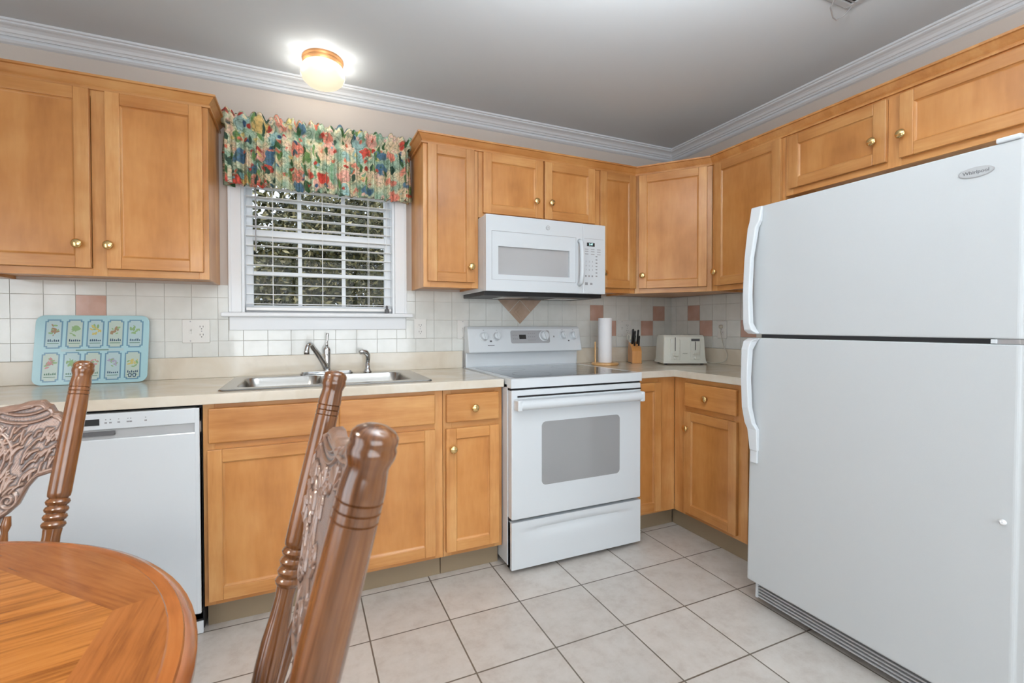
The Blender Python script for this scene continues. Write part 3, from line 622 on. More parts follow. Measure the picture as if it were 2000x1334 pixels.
# faucet
fc = thing('faucet', 'chrome single-lever kitchen faucet behind the sink', 'faucet', (-2.409, -0.093, CT + 0.005))
a = MB(); a.prism(rrect(-0.128, -0.024, 0.128, 0.026, 0.024), 0, 0.008, 'chrome'); a.prism(rrect(-0.122, -0.019, 0.122, 0.021, 0.019), 0.008, 0.014, 'chrome'); a.build('deck_plate', fc, bevel=0.002)
MB().lathe((0, 0, 0.006), (0, 0, 0.145), [(0, 0.026), (0.08, 0.021), (0.2, 0.0175), (0.7, 0.0185), (0.85, 0.020), (0.93, 0.016), (1, 0.006)], 'chrome', 24).build('body', fc, smooth='all')
pts = []; 
for i in range(15):
    t = i / 14; L_ = 0.215; q = Vector((-0.50, -0.87)).normalized() * 1
    if t < 0.6: s_ = t / 0.6; r_ = 0.012 + 0.135 * s_; zz = 0.035 + 0.115 * s_ ** 0.85
    else: s_ = (t - 0.6) / 0.4; th = s_ * pi * 0.93; r_ = 0.147 + 0.026 * (1 - cos(th)) * 0.9; zz = 0.150 + 0.018 * sin(th) - 0.016 * s_
    pts.append((q.x * r_, q.y * r_, zz))
e = pts[-1]; pts.append((e[0] - 0.001, e[1] - 0.002, e[2] - 0.012)); pts.append((e[0] - 0.001, e[1] - 0.002, e[2] - 0.024))
MB().tube(pts, [0.0165 - 0.0055 * min(1, i / 9) for i in range(15)] + [0.0125, 0.0125], 'chrome', 14).build('spout', fc, smooth='all')
MB().lathe((0, 0, 0.140), (0.004, 0.010, 0.212), [(0, 0.008), (0.25, 0.005), (0.6, 0.006), (0.85, 0.0085), (0.97, 0.008), (1, 0.003)], 'chrome', 14).build('lever', fc, smooth='all')
sp = thing('side_sprayer', 'small chrome side sprayer right of the faucet', 'sprayer', (-2.205, -0.093, CT + 0.005))
MB().lathe((0, 0, 0), (0, 0, 0.05), [(0, 0.022), (0.2, 0.019), (0.45, 0.013), (1, 0.012)], 'chrome', 18).build('base', sp, smooth='all')
MB().tube([(0, 0, 0.045), (0.002, 0, 0.075), (0.0, -0.004, 0.095), (-0.012, -0.012, 0.108), (-0.030, -0.020, 0.112), (-0.042, -0.025, 0.108)], [0.010, 0.013, 0.015, 0.015, 0.013, 0.011], 'chrome', 14).build('spray_head', sp, smooth='all')

# ------------------------------------------------------------------ dishwasher
dw = thing('dishwasher', 'white built-in dishwasher behind the carved chair left of the sink cabinet', 'dishwasher', (-3.185, 0, 0))
MB().box((-0.309, -0.600, 0.02), (0.311, -0.03, 0.876), 'dark_void').build('tub', dw)
DX0, DX1 = -0.302, 0.3085
a = MB(); a.box((DX0, -0.640, 0.098), (DX1, -0.601, 0.779), 'appliance_white'); d_ = a.build('door', dw, bevel=0.004)
a = MB(); a.box((DX0, -0.640, 0.812), (DX1, -0.601, 0.868), 'appliance_white'); a.box((DX1 - 0.016, -0.6405, 0.098), (DX1, -0.601, 0.868), 'appliance_white')
cp_ = a.build('control_panel', dw, bevel=0.003)
MB().box((DX0 + 0.001, -0.634, 0.779), (DX1 - 0.016, -0.601, 0.812), 'appliance_grey').build('handle_recess', dw, bevel=0.001)
MB().box((-0.22, -0.643, 0.792), (0.058, -0.632, 0.806), 'gap_grey').build('latch_slot', dw, bevel=0.001)
MB().box((-0.050, -0.6412, 0.828), (0.016, -0.639, 0.850), 'black_plastic').build('display', cp_)
a = MB()
for x in (0.030, 0.043, 0.066, 0.092, 0.100, 0.143): MB().box((x, -0.6408, 0.833), (x + 0.007, -0.6395, 0.838), 'print_grey').build('button', cp_); MB().box((x + 0.002, -0.6408, 0.845), (x + 0.005, -0.6395, 0.848), 'print_grey').build('indicator_mark', cp_)
a = MB(); a.box((DX0, -0.606, 0.004), (DX1, -0.585, 0.050), 'appliance_white'); a.box((DX0, -0.600, 0.055), (DX1, -0.580, 0.092), 'appliance_white'); a.build('toe_panel', dw, bevel=0.002)

# ------------------------------------------------------------------ range
rg = thing('range', 'white freestanding electric range with black glass cooktop', 'stove', (-1.258, 0, 0))
hw = 0.380
MB().box((-hw, -0.665, 0.030), (hw, -0.020, 0.895), 'appliance_white').build('body', rg, bevel=0.003)
a = MB()
for sx in (-1, 1):
    for y in (-0.62, -0.08): MB().cyl((sx * 0.33, y, 0), (sx * 0.33, y, 0.032), 0.018, 'black_plastic', 14).build('foot', rg)
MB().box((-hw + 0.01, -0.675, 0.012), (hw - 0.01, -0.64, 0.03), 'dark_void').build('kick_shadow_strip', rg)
# cooktop frame: ring round the glass
a = MB(); n = 0; X0, X1, Y0, Y1 = -hw, hw, -0.020, -0.712; G = (-0.343, 0.343, -0.120, -0.672)
for (p, q) in (((X0, Y0, 0.878), (G[0], Y1, 0.922)), ((G[1], Y0, 0.878), (X1, Y1, 0.922)), ((G[0], Y0, 0.878), (G[1], G[2], 0.922)), ((G[0], G[3], 0.878), (G[1], Y1, 0.922))): a.box(p, q, 'appliance_white')
ct_ = a.build('cooktop_frame', rg)
MB().box((G[0], G[2], 0.900), (G[1], G[3], 0.9228), 'cooktop_glass').build('cooktop_glass', rg, bevel=0.001)
a = MB()
for (x, y, r) in ((-0.18, -0.28, 0.075), (0.18, -0.28, 0.095), (-0.18, -0.53, 0.105), (0.18, -0.53, 0.080)):
    P = [];  K = 48
    for i in range(K + 1): t = 2 * pi * i / K; P.append(t)
    MB().grid([[(x + (r - 0.003) * cos(t), y + (r - 0.003) * sin(t), 0.9231) for t in P], [(x + r * cos(t), y + r * sin(t), 0.9231) for t in P]], 'burner_print').build('burner_ring', rg)
# backguard
a = MB(); prof = [(-0.020, 0.92), (-0.052, 0.92), (-0.052, 1.008), (-0.108, 1.008), (-0.110, 1.016), (-0.078, 1.150), (-0.066, 1.164), (-0.020, 1.167)]
def extr(a, prof, x0, x1, m):
    n = len(a.v); K = len(prof)
    for x in (x0, x1): a.v += [(x, y, z) for y, z in prof]
    for i in range(K): j = (i + 1) % K; a.face([n + i, n + j, n + K + j, n + K + i], m)
    a.face([n + i for i in range(K)], m); a.face([n + K + i for i in range(K)][::-1], m)
extr(a, prof, -0.376, 0.420 - 0.02, 'appliance_white'); bg = a.build('backguard', rg, bevel=0.006, seg=3)
sl = atan2(0.032, 0.134)     # console slope
def con(x, z, lift=0.0):      # point on the sloped console face
    t = (z - 1.016) / 0.134; return Vector((x, -0.110 + 0.032 * t - lift * cos(sl), z - lift * sin(sl) * -1))
nrm = Vector((0, -cos(sl), sin(sl))).normalized(); upv = Vector((0, sin(sl), cos(sl)))
def plate(a, x0, x1, z0, z1, th, m, r=0.0):
    c0 = con((x0 + x1) / 2, (z0 + z1) / 2); T = Matrix(((1, 0, 0, c0.x), (0, upv.y, nrm.y, c0.y), (0, upv.z, nrm.z, c0.z), (0, 0, 0, 1)))
    w_, h_ = (x1 - x0) / 2, (z1 - z0) / 2 / cos(sl)
    a.prism(rrect(-w_, -h_, w_, h_, max(r, 0.0005)), -0.001, th, m, T)
a = MB(); plate(a, -0.100, 0.170, 1.062, 1.140, 0.0015, 'panel_grey', 0.012); a.build('display_panel', rg)
a = MB(); plate(a, -0.043, 0.003, 1.088, 1.114, 0.0022, 'black_plastic'); a.build('clock_display', rg)
def one_plate(name, *k): a_ = MB(); plate(a_, *k); a_.build(name, rg)
for i in range(3):
    for j in range(2): one_plate('touch_key', -0.086 + i * 0.012, -0.079 + i * 0.012, 1.086 + j * 0.022, 1.092 + j * 0.022, 0.002, 'print_grey', 0.001)
for i in range(4):
    for j in range(3): one_plate('touch_key', 0.018 + i * 0.014, 0.025 + i * 0.014, 1.078 + j * 0.02, 1.083 + j * 0.02, 0.002, 'print_grey', 0.001)
for x in (-0.275, -0.19, 0.267, 0.347): one_plate('printed_mark', x - 0.004, x + 0.004, 1.142, 1.145, 0.0006, 'print_grey')
for k in ((-0.240, -0.226, 1.072, 1.082), (0.303, 0.313, 1.070, 1.078), (0.199, 0.205, 1.096, 1.106), (-0.255, -0.212, 1.050, 1.054)): one_plate('printed_mark', *k, 0.0006, 'gap_grey')

for x, z, r in ((-0.275, 1.106, 0.0235), (-0.194, 1.106, 0.0235), (0.131, 1.106, 0.030), (0.270, 1.108, 0.0235), (0.345, 1.105, 0.0235)):
    a = MB(); p = con(x, z); a.lathe(p, p + nrm * 0.024, [(0, r * 1.18), (0.18, r * 1.15), (0.25, r), (0.9, r * 0.86), (1, r * 0.78)], 'appliance_white', 28)
    T = Matrix(((1, 0, 0, p.x), (0, upv.y, nrm.y, p.y), (0, upv.z, nrm.z, p.z), (0, 0, 0, 1))) @ Matrix.Rotation(radians(12), 4, 'Z')
    a.box((-0.005, -r * 0.95, 0.022), (0.005, r * 0.95, 0.031), 'appliance_white', T); a.box((-0.001, r * 0.5, 0.0305), (0.001, r * 0.95, 0.0315), 'print_grey', T)
    a.build('control_knob', rg, bevel=0.001)
# oven door with window
a = MB(); DX = hw - 0.003
def windowed(a, x0, x1, z0, z1, wx0, wx1, wz0, wz1, y0, y1, m):
    for (p, q) in (((x0, y0, z0), (wx0, y1, z1)), ((wx1, y0, z0), (x1, y1, z1)), ((wx0, y0, z0), (wx1, y1, wz0)), ((wx0, y0, wz1), (wx1, y1, z1))): a.box(p, q, m)
a.box((-DX, -0.710, 0.258), (DX, -0.668, 0.868), 'appliance_white'); od = a.build('oven_door', rg, bevel=0.006, seg=3)
a = MB(); T = Matrix(((1, 0, 0, 0.010), (0, 0, -1, -0.710), (0, 1, 0, 0.558), (0, 0, 0, 1)))
a.prism(rrect(-0.2285, -0.1525, 0.2285, 0.1525, 0.022), -0.001, 0.0015, 'oven_glass', T); a.build('oven_window', od, bevel=0.0006)
a = MB(); a.box((-DX + 0.03, -0.712, 0.834), (DX - 0.002, -0.700, 0.842), 'dark_void'); a.build('vent_slot', od)
a = MB(); P = []
hp = [(-0.700, 0.828), (-0.752, 0.824), (-0.764, 0.812), (-0.764, 0.792), (-0.752, 0.780), (-0.738, 0.778), (-0.735, 0.790), (-0.738, 0.806), (-0.700, 0.812)]
extr(a, hp, -0.352, 0.352, 'appliance_white')
for sx, xx in ((-1, -0.355), (1, 0.352)): a.box((xx - 0.012, -0.762, 0.776), (xx + 0.012, -0.706, 0.828), 'appliance_white')
a.build('door_handle', od, bevel=0.007, seg=3)
MB().box((-DX, -0.675, 0.243), (DX, -0.64, 0.262), 'dark_void').build('door_gap', rg)
MB().box((-DX, -0.700, 0.866), (DX, -0.64, 0.880), 'dark_void').build('top_gap', rg)
# storage drawer with scooped grip
a = MB(); rowsD = []; NX, NZ = 40, 24
for j in range(NZ + 1):
    z = 0.022 + (0.244 - 0.022) * j / NZ; row = []
    for i in range(NX + 1):
        x = -DX + 2 * DX * i / NX; u = (i / NX - 0.5) * 2; q = max(0, 1 - (abs(u) / 0.9) ** 2.2); zc = 0.198 + 0.004 * (1 - u * u)
        dz = z - zc; dep = 0.0
        if dz < 0: dep = 0.016 * q * math.exp(-(dz / 0.035) ** 2)
        else: dep = 0.016 * q * max(0, 1 - dz / 0.009)
        row.append((x, -0.708 + dep, z))
    rowsD.append(row)
a.grid(rowsD, 'appliance_white')
a.box((-DX, -0.7078, 0.022), (-DX + 0.001, -0.668, 0.244), 'appliance_white'); a.box((DX - 0.001, -0.7078, 0.022), (DX, -0.668, 0.244), 'appliance_white'); a.box((-DX, -0.7078, 0.0215), (DX, -0.668, 0.0225), 'appliance_white'); a.box((-DX, -0.7078, 0.2435), (DX, -0.668, 0.2445), 'appliance_white'); a.box((-DX, -0.690, 0.022), (DX, -0.668, 0.244), 'appliance_white')
a.build('storage_drawer', rg, smooth=True)

# ------------------------------------------------------------------ microwave
mw = thing('microwave', 'white over-the-range microwave above the stove', 'microwave', (-1.262, 0, 1.345))
MWX = 0.379; Z = lambda z: z - 1.345
MB().box((-MWX, -0.368, 0.010), (MWX, -0.004, Z(1.755)), 'appliance_white').build('body', mw, bevel=0.003)
a = MB(); a.box((-MWX + 0.004, -0.362, -0.012), (MWX - 0.004, -0.02, 0.012), 'black_plastic')
for x in (-0.24, 0.10): a.box((x, -0.30, -0.016), (x + 0.16, -0.14, -0.011), 'steel')
a.build('vent_underside', mw, bevel=0.002)
DXR = 0.218; w0, w1, wz0, wz1 = -0.309, 0.129, 1.443, 1.593
a = MB(); windowed(a, -MWX, DXR, Z(1.355), Z(1.757), w0, w1, Z(wz0), Z(wz1), -0.402, -0.370, 'appliance_white'); md_ = a.build('door', mw)
a = MB(); a.box((w0 - 0.001, -0.389, Z(wz0) - 0.001), (w1 + 0.001, -0.372, Z(wz1) + 0.001), 'microwave_glass'); a.build('window', md_)
a = MB()  # raised border line round the window field
for (p, q) in (((-0.347, -0.4035, Z(1.415)), (0.172, -0.401, Z(1.4165))), ((-0.347, -0.4035, Z(1.671)), (0.172, -0.401, Z(1.673))), ((-0.347, -0.4035, Z(1.415)), (-0.3455, -0.401, Z(1.673))), ((0.171, -0.4035, Z(1.415)), (0.1725, -0.401, Z(1.673)))): a.box(p, q, 'appliance_grey')
a.build('door_trim', md_)
a = MB(); a.tube([(0.192, -0.404, Z(1.655)), (0.192, -0.428, Z(1.645)), (0.192, -0.437, Z(1.60)), (0.192, -0.439, Z(1.53)), (0.192, -0.437, Z(1.46)), (0.192, -0.428, Z(1.415)), (0.192, -0.404, Z(1.405))], 0.0125, 'appliance_white', 14, 0.9); a.build('handle', md_, smooth='all')
a = MB(); a.box((DXR + 0.0015, -0.402, Z(1.355)), (MWX - 0.004, -0.370, Z(1.757)), 'appliance_white'); cp_ = a.build('control_panel', mw, bevel=0.003)
MB().box((0.246, -0.4032, Z(1.629)), (0.299, -0.4015, Z(1.650)), 'black_plastic').build('display', cp_)
text_obj('clock_digits', '2:47', 0.016, 'led_digits', cp_, (0.273, -0.4036, Z(1.640)), (pi / 2, 0, 0), 0.0002)
MB().box((0.228, -0.4026, Z(1.672)), (0.360, -0.4015, Z(1.6735)), 'panel_grey').build('divider_line', cp_)
for j, z in enumerate((1.610, 1.597, 1.582)):
    for i in range(3): MB().box((0.232 + i * 0.042, -0.4026, Z(z)), (0.256 + i * 0.042, -0.4015, Z(z) + 0.004), 'panel_grey').build('function_key', cp_)
MB().box((0.234, -0.4028, Z(1.405)), (0.252, -0.4015, Z(1.420)), 'print_grey').build('function_key', cp_); MB().box((0.268, -0.4028, Z(1.407)), (0.284, -0.4015, Z(1.418)), 'print_grey').build('function_key', cp_)
for i, ch in enumerate('123456789'): text_obj('key_digit', ch, 0.013, 'print_grey', cp_, (0.240 + (i % 3) * 0.022, -0.403, Z(1.540 - 0.024 * (i // 3))), (pi / 2, 0, 0), 0.0002)
for j in range(7): MB().box((0.306, -0.4026, Z(1.455 + 0.019 * j)), (0.318, -0.4015, Z(1.461 + 0.019 * j)), 'print_grey').build('function_key', cp_)
for i in range(3): MB().box((0.234 + i * 0.022, -0.4026, Z(1.452)), (0.244 + i * 0.022, -0.4015, Z(1.462)), 'print_grey').build('function_key', cp_)

T = Matrix(((1, 0, 0, -0.010), (0, 0, -1, -0.402), (0, 1, 0, Z(1.713)), (0, 0, 0, 1)))
a = MB(); a.lathe((-0.010, -0.402, Z(1.713)), (-0.010, -0.4035, Z(1.713)), [(0, 0.0125), (1, 0.0125)], 'silver_badge', 28); a.lathe((-0.010, -0.4035, Z(1.713)), (-0.010, -0.4039, Z(1.713)), [(0, 0.0103), (1, 0.0103)], 'appliance_white', 28); bd = a.build('badge', md_)
text_obj('badge_letters', 'GE', 0.012, 'print_grey', bd, (-0.010, -0.4042, Z(1.713)), (pi / 2, 0, 0), 0.0002)

# ------------------------------------------------------------------ refrigerator
fr = thing('refrigerator', 'large white top-freezer refrigerator at the right', 'refrigerator', (-0.816, -1.692, 0))
fr.rotation_euler = (0, radians(1.1), 0)
# local: -x is the front
FY0, FY1 = -0.403, 0.398     # far right in photo = -y
MB().box((0.062, FY0 + 0.004, 0.035), (0.742, FY1 - 0.004, 1.658), 'appliance_texture').build('body', fr, bevel=0.006)
def fdoor(z0, z1, name):
    a = MB(); P = rrect(0.0, FY0, 0.055, FY1, 0.012, 5); a.prism(P, z0, z1, 'appliance_texture'); return a.build(name, fr, bevel=0.004, seg=3)
fd = fdoor(1.134, 1.664, 'freezer_door'); rd = fdoor(0.105, 1.119, 'refrigerator_door')
MB().box((0.050, FY0 + 0.012, 0.10), (0.064, FY1 - 0.012, 1.655), 'gap_grey').build('door_gasket', fr)
def fhandle(pts, parent):
    a = MB(); n = len(a.v); K = len(pts)
    # pts: (z, y_in, y_out, x_back, x_front): handle body as loft of rectangles
    for (z, yi, yo_, xb_, xf) in pts: a.v += [(xb_, yi, z), (xf, yi, z), (xf, yo_, z), (xb_, yo_, z)]
    for k in range(K - 1):
        for i in range(4): j = (i + 1) % 4; a.face([n + k * 4 + i, n + k * 4 + j, n + (k + 1) * 4 + j, n + (k + 1) * 4 + i], 'appliance_white')
    a.face([n, n + 1, n + 2, n + 3], 'appliance_white'); a.face([n + (K - 1) * 4 + i for i in range(4)], 'appliance_white')
    a.build('handle', parent, bevel=0.005, seg=3)
E0 = FY1
fhandle([(1.662, E0 - 0.050, E0 + 0.002, 0.0, -0.012), (1.60, E0 - 0.046, E0 + 0.003, 0.0, -0.022), (1.575, E0 - 0.036, E0 + 0.004, -0.006, -0.030), (1.45, E0 - 0.028, E0 + 0.005, -0.022, -0.044), (1.30, E0 - 0.026, E0 + 0.005, -0.024, -0.050), (1.18, E0 - 0.028, E0 + 0.004, -0.018, -0.046), (1.150, E0 - 0.034, E0 + 0.003, -0.002, -0.040), (1.136, E0 - 0.046, E0 + 0.0, 0.0, -0.020)], fd)
fhandle([(1.117, E0 - 0.046, E0 + 0.0, 0.0, -0.020), (1.104, E0 - 0.034, E0 + 0.003, -0.002, -0.042), (1.07, E0 - 0.028, E0 + 0.005, -0.020, -0.050), (0.95, E0 - 0.026, E0 + 0.005, -0.024, -0.050), (0.83, E0 - 0.028, E0 + 0.004, -0.016, -0.042), (0.765, E0 - 0.036, E0 + 0.001, -0.004, -0.028), (0.740, E0 - 0.050, E0 - 0.006, 0.0, -0.020), (0.655, E0 - 0.050, E0 - 0.014, 0.0, -0.014), (0.650, E0 - 0.046, E0 - 0.014, 0.0, -0.010), (0.600, E0 - 0.046, E0 - 0.014, 0.0, -0.010)], rd)
MB().box((-0.006, FY0 + 0.010, 1.664), (0.075, FY0 + 0.060, 1.678), 'appliance_white').build('hinge_cover', fr, bevel=0.004)
a = MB(); a.box((0.004, FY0 + 0.006, 1.1195), (0.06, FY0 + 0.055, 1.1335), 'silver_badge'); a.box((-0.001, FY0 + 0.05, 1.1205), (0.05, FY0 + 0.062, 1.1325), 'appliance_white'); a.build('middle_hinge', fr, bevel=0.001)
a = MB(); a.box((0.045, FY0 + 0.01, 0.028), (0.075, FY1 - 0.02, 0.098), 'gap_grey')
for z in (0.032, 0.045, 0.058, 0.071, 0.084): a.box((0.034, FY0 + 0.01, z), (0.055, FY1 - 0.025, z + 0.006), 'appliance_grey')
a.box((0.033, FY1 - 0.03, 0.028), (0.06, FY1 - 0.02, 0.098), 'appliance_white'); a.build('base_grille', fr, bevel=0.001)
for y in (FY0 + 0.06, FY1 - 0.06):
    for x, z in ((0.11, 0.004), (0.68, 0.014)): MB().cyl((x, y, z), (x, y, 0.036), 0.018, 'black_plastic', 14).build('foot', fr)
T = Matrix(((0, 0, -1, 0.0), (-1, 0, 0, -0.303), (0, 1, 0, 1.601), (0, 0, 0, 1)))
a = MB(); EP = [(0.038 * cos(2 * pi * i / 40), 0.0145 * sin(2 * pi * i / 40)) for i in range(40)]
a.prism(EP, -0.001, 0.002, 'silver_badge', T); a.prism([(x * 0.93, y * 0.88) for x, y in EP], 0.002, 0.0024, 'appliance_grey', T); bd = a.build('badge', fd)
text_obj('badge_letters', 'Whirlpool', 0.0135, 'gap_grey', bd, (-0.0028, -0.303, 1.601), (pi / 2, 0, -pi / 2), 0.0003)
mg = thing('adhesive_hook', 'tiny white stick-on hook low on the refrigerator door', 'hook', (-0.8100, -2.066, 0.642)); 
MB().lathe((0.006, 0, 0), (-0.003, 0, 0), [(0, 0.0075), (0.6, 0.0072), (1, 0.004)], 'magnet_white', 16).build('base', mg, smooth=True)
MB().tube([(-0.002, 0, 0.002), (-0.009, 0, 0.001), (-0.011, 0, 0.006)], 0.0022, 'magnet_white', 8).build('prong', mg, smooth='all')

# ------------------------------------------------------------------ things on the counters
# glass board with seed packets
gb = thing('cutting_board', 'pale blue glass cutting board printed with ten seed packets, leaning on the wall', 'cutting board', (-3.376, -0.072, CT + 0.001)); gb.rotation_euler = (radians(-10), 0, 0)
Tb = Matrix(((1, 0, 0, 0), (0, 0, -1, 0), (0, 1, 0, 0), (0, 0, 0, 1)))
a = MB(); a.prism(rrect(-0.200, 0.0, 0.200, 0.305, 0.032, 8), 0, 0.005, 'board_blue', Tb); a.build('glass', gb, bevel=0.001)
def flat(a, poly, lvl, m): a.prism(poly, 0.0048, 0.005 + 0.00025 * lvl, m, Tb)
rr_ = random.Random(5); a = MB()
def notch(x0, z0, x1, z1, n_=0.007): return [(x0 + n_, z0), (x1 - n_, z0), (x1 - n_, z0 + n_), (x1, z0 + n_), (x1, z1 - n_), (x1 - n_, z1 - n_), (x1 - n_, z1), (x0 + n_, z1), (x0 + n_, z1 - n_), (x0, z1 - n_), (x0, z0 + n_), (x0 + n_, z0 + n_)]
cols = [['card_brown', 'card_leaf', 'card_yellow', 'card_brown', 'card_leaf'], ['card_pink', 'card_leaf', 'card_pink', 'card_violet', 'card_yellow']]
for r_ in range(2):
    for k in range(5):
        cx = -0.138 + k * 0.0715 - (0.004 if r_ else 0); cz = 0.222 - r_ * 0.145; hw_, hh = 0.030, 0.064
        flat(a, notch(cx - hw_, cz - hh, cx + hw_, cz + hh), 1, 'card_border'); flat(a, notch(cx - hw_ + 0.005, cz - hh + 0.005, cx + hw_ - 0.005, cz + hh - 0.005), 2, 'card_face' if (k + r_) % 2 else 'card_face_pale')
        fc_ = cols[r_][k]
        for i in range(15):
            an = rr_.uniform(0, 2 * pi); rx = rr_.uniform(0.002, 0.018); px, pz = cx + rx * cos(an), cz + 0.016 + rx * 1.3 * sin(an); s0 = rr_.uniform(0.004, 0.010); th = rr_.uniform(0, pi)
            flat(a, [(px + s0 * cos(q) * cos(th) - s0 * 0.45 * sin(q) * sin(th), pz + s0 * cos(q) * sin(th) + s0 * 0.45 * sin(q) * cos(th)) for q in [i_ * pi / 4 for i_ in range(8)]], 3 + i * 0.2, fc_ if i % 3 else 'card_leaf')
        # lettering-like band and soil line
        for i in range(6): px = cx - 0.018 + i * 0.0068; hh_ = rr_.uniform(0.006, 0.013); flat(a, [(px, cz - 0.034), (px + 0.0045, cz - 0.034), (px + 0.003, cz - 0.034 + hh_), (px, cz - 0.034 + hh_ * 0.7)], 6, 'card_navy' if r_ == 0 or k in (3, 4) else 'card_green')
        flat(a, [(cx - 0.019, cz - 0.044), (cx + 0.019, cz - 0.044), (cx + 0.019, cz - 0.041), (cx - 0.019, cz - 0.041)], 6, 'card_green')
        if r_ and k == 4:
            for qx in (-0.014, 0.002): flat(a, rrect(cx + qx, cz - 0.054, cx + qx + 0.012, cz - 0.036, 0.004), 7, 'card_navy'); flat(a, rrect(cx + qx + 0.003, cz - 0.051, cx + qx + 0.009, cz - 0.040, 0.002), 8, 'card_face_pale')
flat(a, rrect(-0.110, 0.144, 0.110, 0.155, 0.004), 1, 'card_face_pale'); flat(a, rrect(-0.06, 0.147, 0.055, 0.151, 0.001), 2, 'card_green')
a.build('printed_packets', gb)

# wall plates
def outlet(label, loc, rz, kinds, w_):
    o = thing('wall_outlet', label, 'outlet', loc, rz, 'outlet and switch plates on the tiles')
    p = MB().box((-w_ / 2, -0.006, -0.057), (w_ / 2, 0, 0.057), 'outlet_plate').build('cover_plate', o, bevel=0.003, seg=3)
    n_ = len(kinds)
    for i, k in enumerate(kinds):
        cx = (i - (n_ - 1) / 2) * 0.046
        if k == 'o':
            for cz in (-0.0195, 0.0195):
                a = MB(); T = Matrix(((1, 0, 0, cx), (0, 0, -1, -0.006), (0, 1, 0, cz), (0, 0, 0, 1)))
                a.prism(rrect(-0.0165, -0.0145, 0.0165, 0.0145, 0.009), -0.001, 0.0016, 'outlet_plate', T)
                for sx in (-0.0065, 0.0065): a.box((cx + sx - 0.0012, -0.0078, cz - 0.001), (cx + sx + 0.0012, -0.0070, cz + 0.0075), 'outlet_slot')
                a.cyl((cx, -0.0070, cz - 0.008), (cx, -0.0078, cz - 0.008), 0.0024, 'outlet_slot', 10); a.build('receptacle', o)
        else:
            a = MB(); a.box((cx - 0.005, -0.0085, -0.012), (cx + 0.005, -0.005, 0.012), 'outlet_plate'); a.box((cx - 0.0035, -0.018, 0.001), (cx + 0.0035, -0.006, 0.009), 'outlet_plate'); a.build('toggle_switch', o, bevel=0.001)
        for cz in ((-0.047, 0.047) if k == 's' else (0,)): MB().cyl((cx, -0.0055, cz), (cx, -0.0072, cz), 0.0028, 'panel_grey', 10).build('screw', o)
    return o
outlet('double wall plate with outlet and switch, between the cutting board and the window', (-2.996, -0.0068, 1.146), 0, 'so', 0.114)
outlet('single outlet plate on the tiles right of the window sill', (-1.899, -0.0068, 1.153), 0, 'o', 0.074)
outlet('switch plate on the tiles partly behind the range console', (-1.640, -0.0068, 1.148), 0, 's', 0.072)
outlet('double wall plate behind the knife block and paper towels', (-0.440, -0.0068, 1.150), 0, 'so', 0.118)
outlet('outlet plate on the right wall with the toaster plugged in', (-0.0068, -0.465, 1.142), R90, 'o', 0.074)

# paper towels
pt = thing('paper_towel_holder', 'light wooden paper towel stand with side rod, right of the range', 'paper towel holder', (-0.735, -0.190, CT))
MB().lathe((0, 0, 0), (0, 0, 0.016), [(0, 0.083), (0.3, 0.087), (0.75, 0.086), (1, 0.080)], 'beech', 40).build('base', pt, smooth=True)
MB().cyl((0, 0, 0.014), (0, 0, 0.292), 0.010, 'beech', 14).build('centre_post', pt)
MB().lathe((-0.070, 0.008, 0.012), (-0.070, 0.008, 0.150), [(0, 0.005), (0.95, 0.005), (1, 0.003)], 'beech', 12).build('side_rod', pt, smooth=True)
rl = MB(); pf = [(0.0, 0.017), (0.0, 0.041), (0.003, 0.0430), (0.282, 0.0430), (0.285, 0.041), (0.285, 0.017)]
K = 40; rl.grid([[(r_ * cos(2 * pi * i / K), r_ * sin(2 * pi * i / K), z_) for i in range(K + 1)] for z_, r_ in pf + [pf[0]]], 'paper_towel'); 
o = rl.build('paper_towel_roll', None, smooth=True); o.location = (-0.735, -0.190, CT + 0.0165); tag(o, 'white paper towel roll standing on the wooden holder', 'paper towel')
# knife block
kb = thing('knife_block', 'small slanted wooden knife block between the paper towels and toaster', 'knife block', (-0.466, -0.160, CT), radians(-23.6)); kb.scale = (0.82, 0.82, 0.82)
T = Matrix(((0, 0, 1, -0.043), (1, 0, 0, 0), (0, 1, 0, 0), (0, 0, 0, 1)))
a = MB(); a.prism([(-0.045, 0.0), (0.085, 0.0), (0.085, 0.03), (0.085, 0.105), (0.062, 0.175), (-0.020, 0.130), (-0.045, 0.100)], 0.004, 0.083, 'knife_block_wood', T); a.build('block', kb, bevel=0.003)
MB().box((-0.041, -0.043, 0.0), (0.042, 0.083, 0.005), 'black_plastic').build('base_pad', kb)
kd = Vector((0, -0.48, 0.88)).normalized()
def knife(lx, ly, lz, ln, r_, label, m='knife_handle'):
    k = thing('knife', label, 'knife', (0, 0, 0), 0, 'knives standing in the wooden block')
    Mw = Matrix.Translation(kb.location) @ Matrix.Rotation(radians(-23.6), 4, 'Z') @ Matrix.Scale(0.82, 4); q = Mw @ Vector((lx, ly, lz)); k.location = q; k.rotation_euler = (0, 0, radians(-23.6))
    dd = Vector((0.0, -0.22, 0.975)).normalized()
    MB().tube([dd * 0.0, dd * (ln * 0.2), dd * (ln * 0.6), dd * (ln * 0.92), dd * ln], [r_ * 0.85, r_, r_ * 0.9, r_ * 1.05, r_ * 0.6], m, 10, 0.6).build('handle', k, smooth='all')
    MB().cyl(dd * -0.012, dd * 0.003, r_ * 0.8, 'steel', 8).build('bolster', k)
knife(-0.018, 0.030, 0.155, 0.105, 0.0105, 'long black knife handle at the back left of the block')
knife(0.004, 0.046, 0.163, 0.085, 0.0095, 'black knife handle at the back centre of the block')
knife(0.024, 0.030, 0.155, 0.100, 0.0105, 'long black knife handle at the back right of the block')
knife(-0.006, 0.004, 0.140, 0.075, 0.0085, 'short black knife handle at the front of the block')
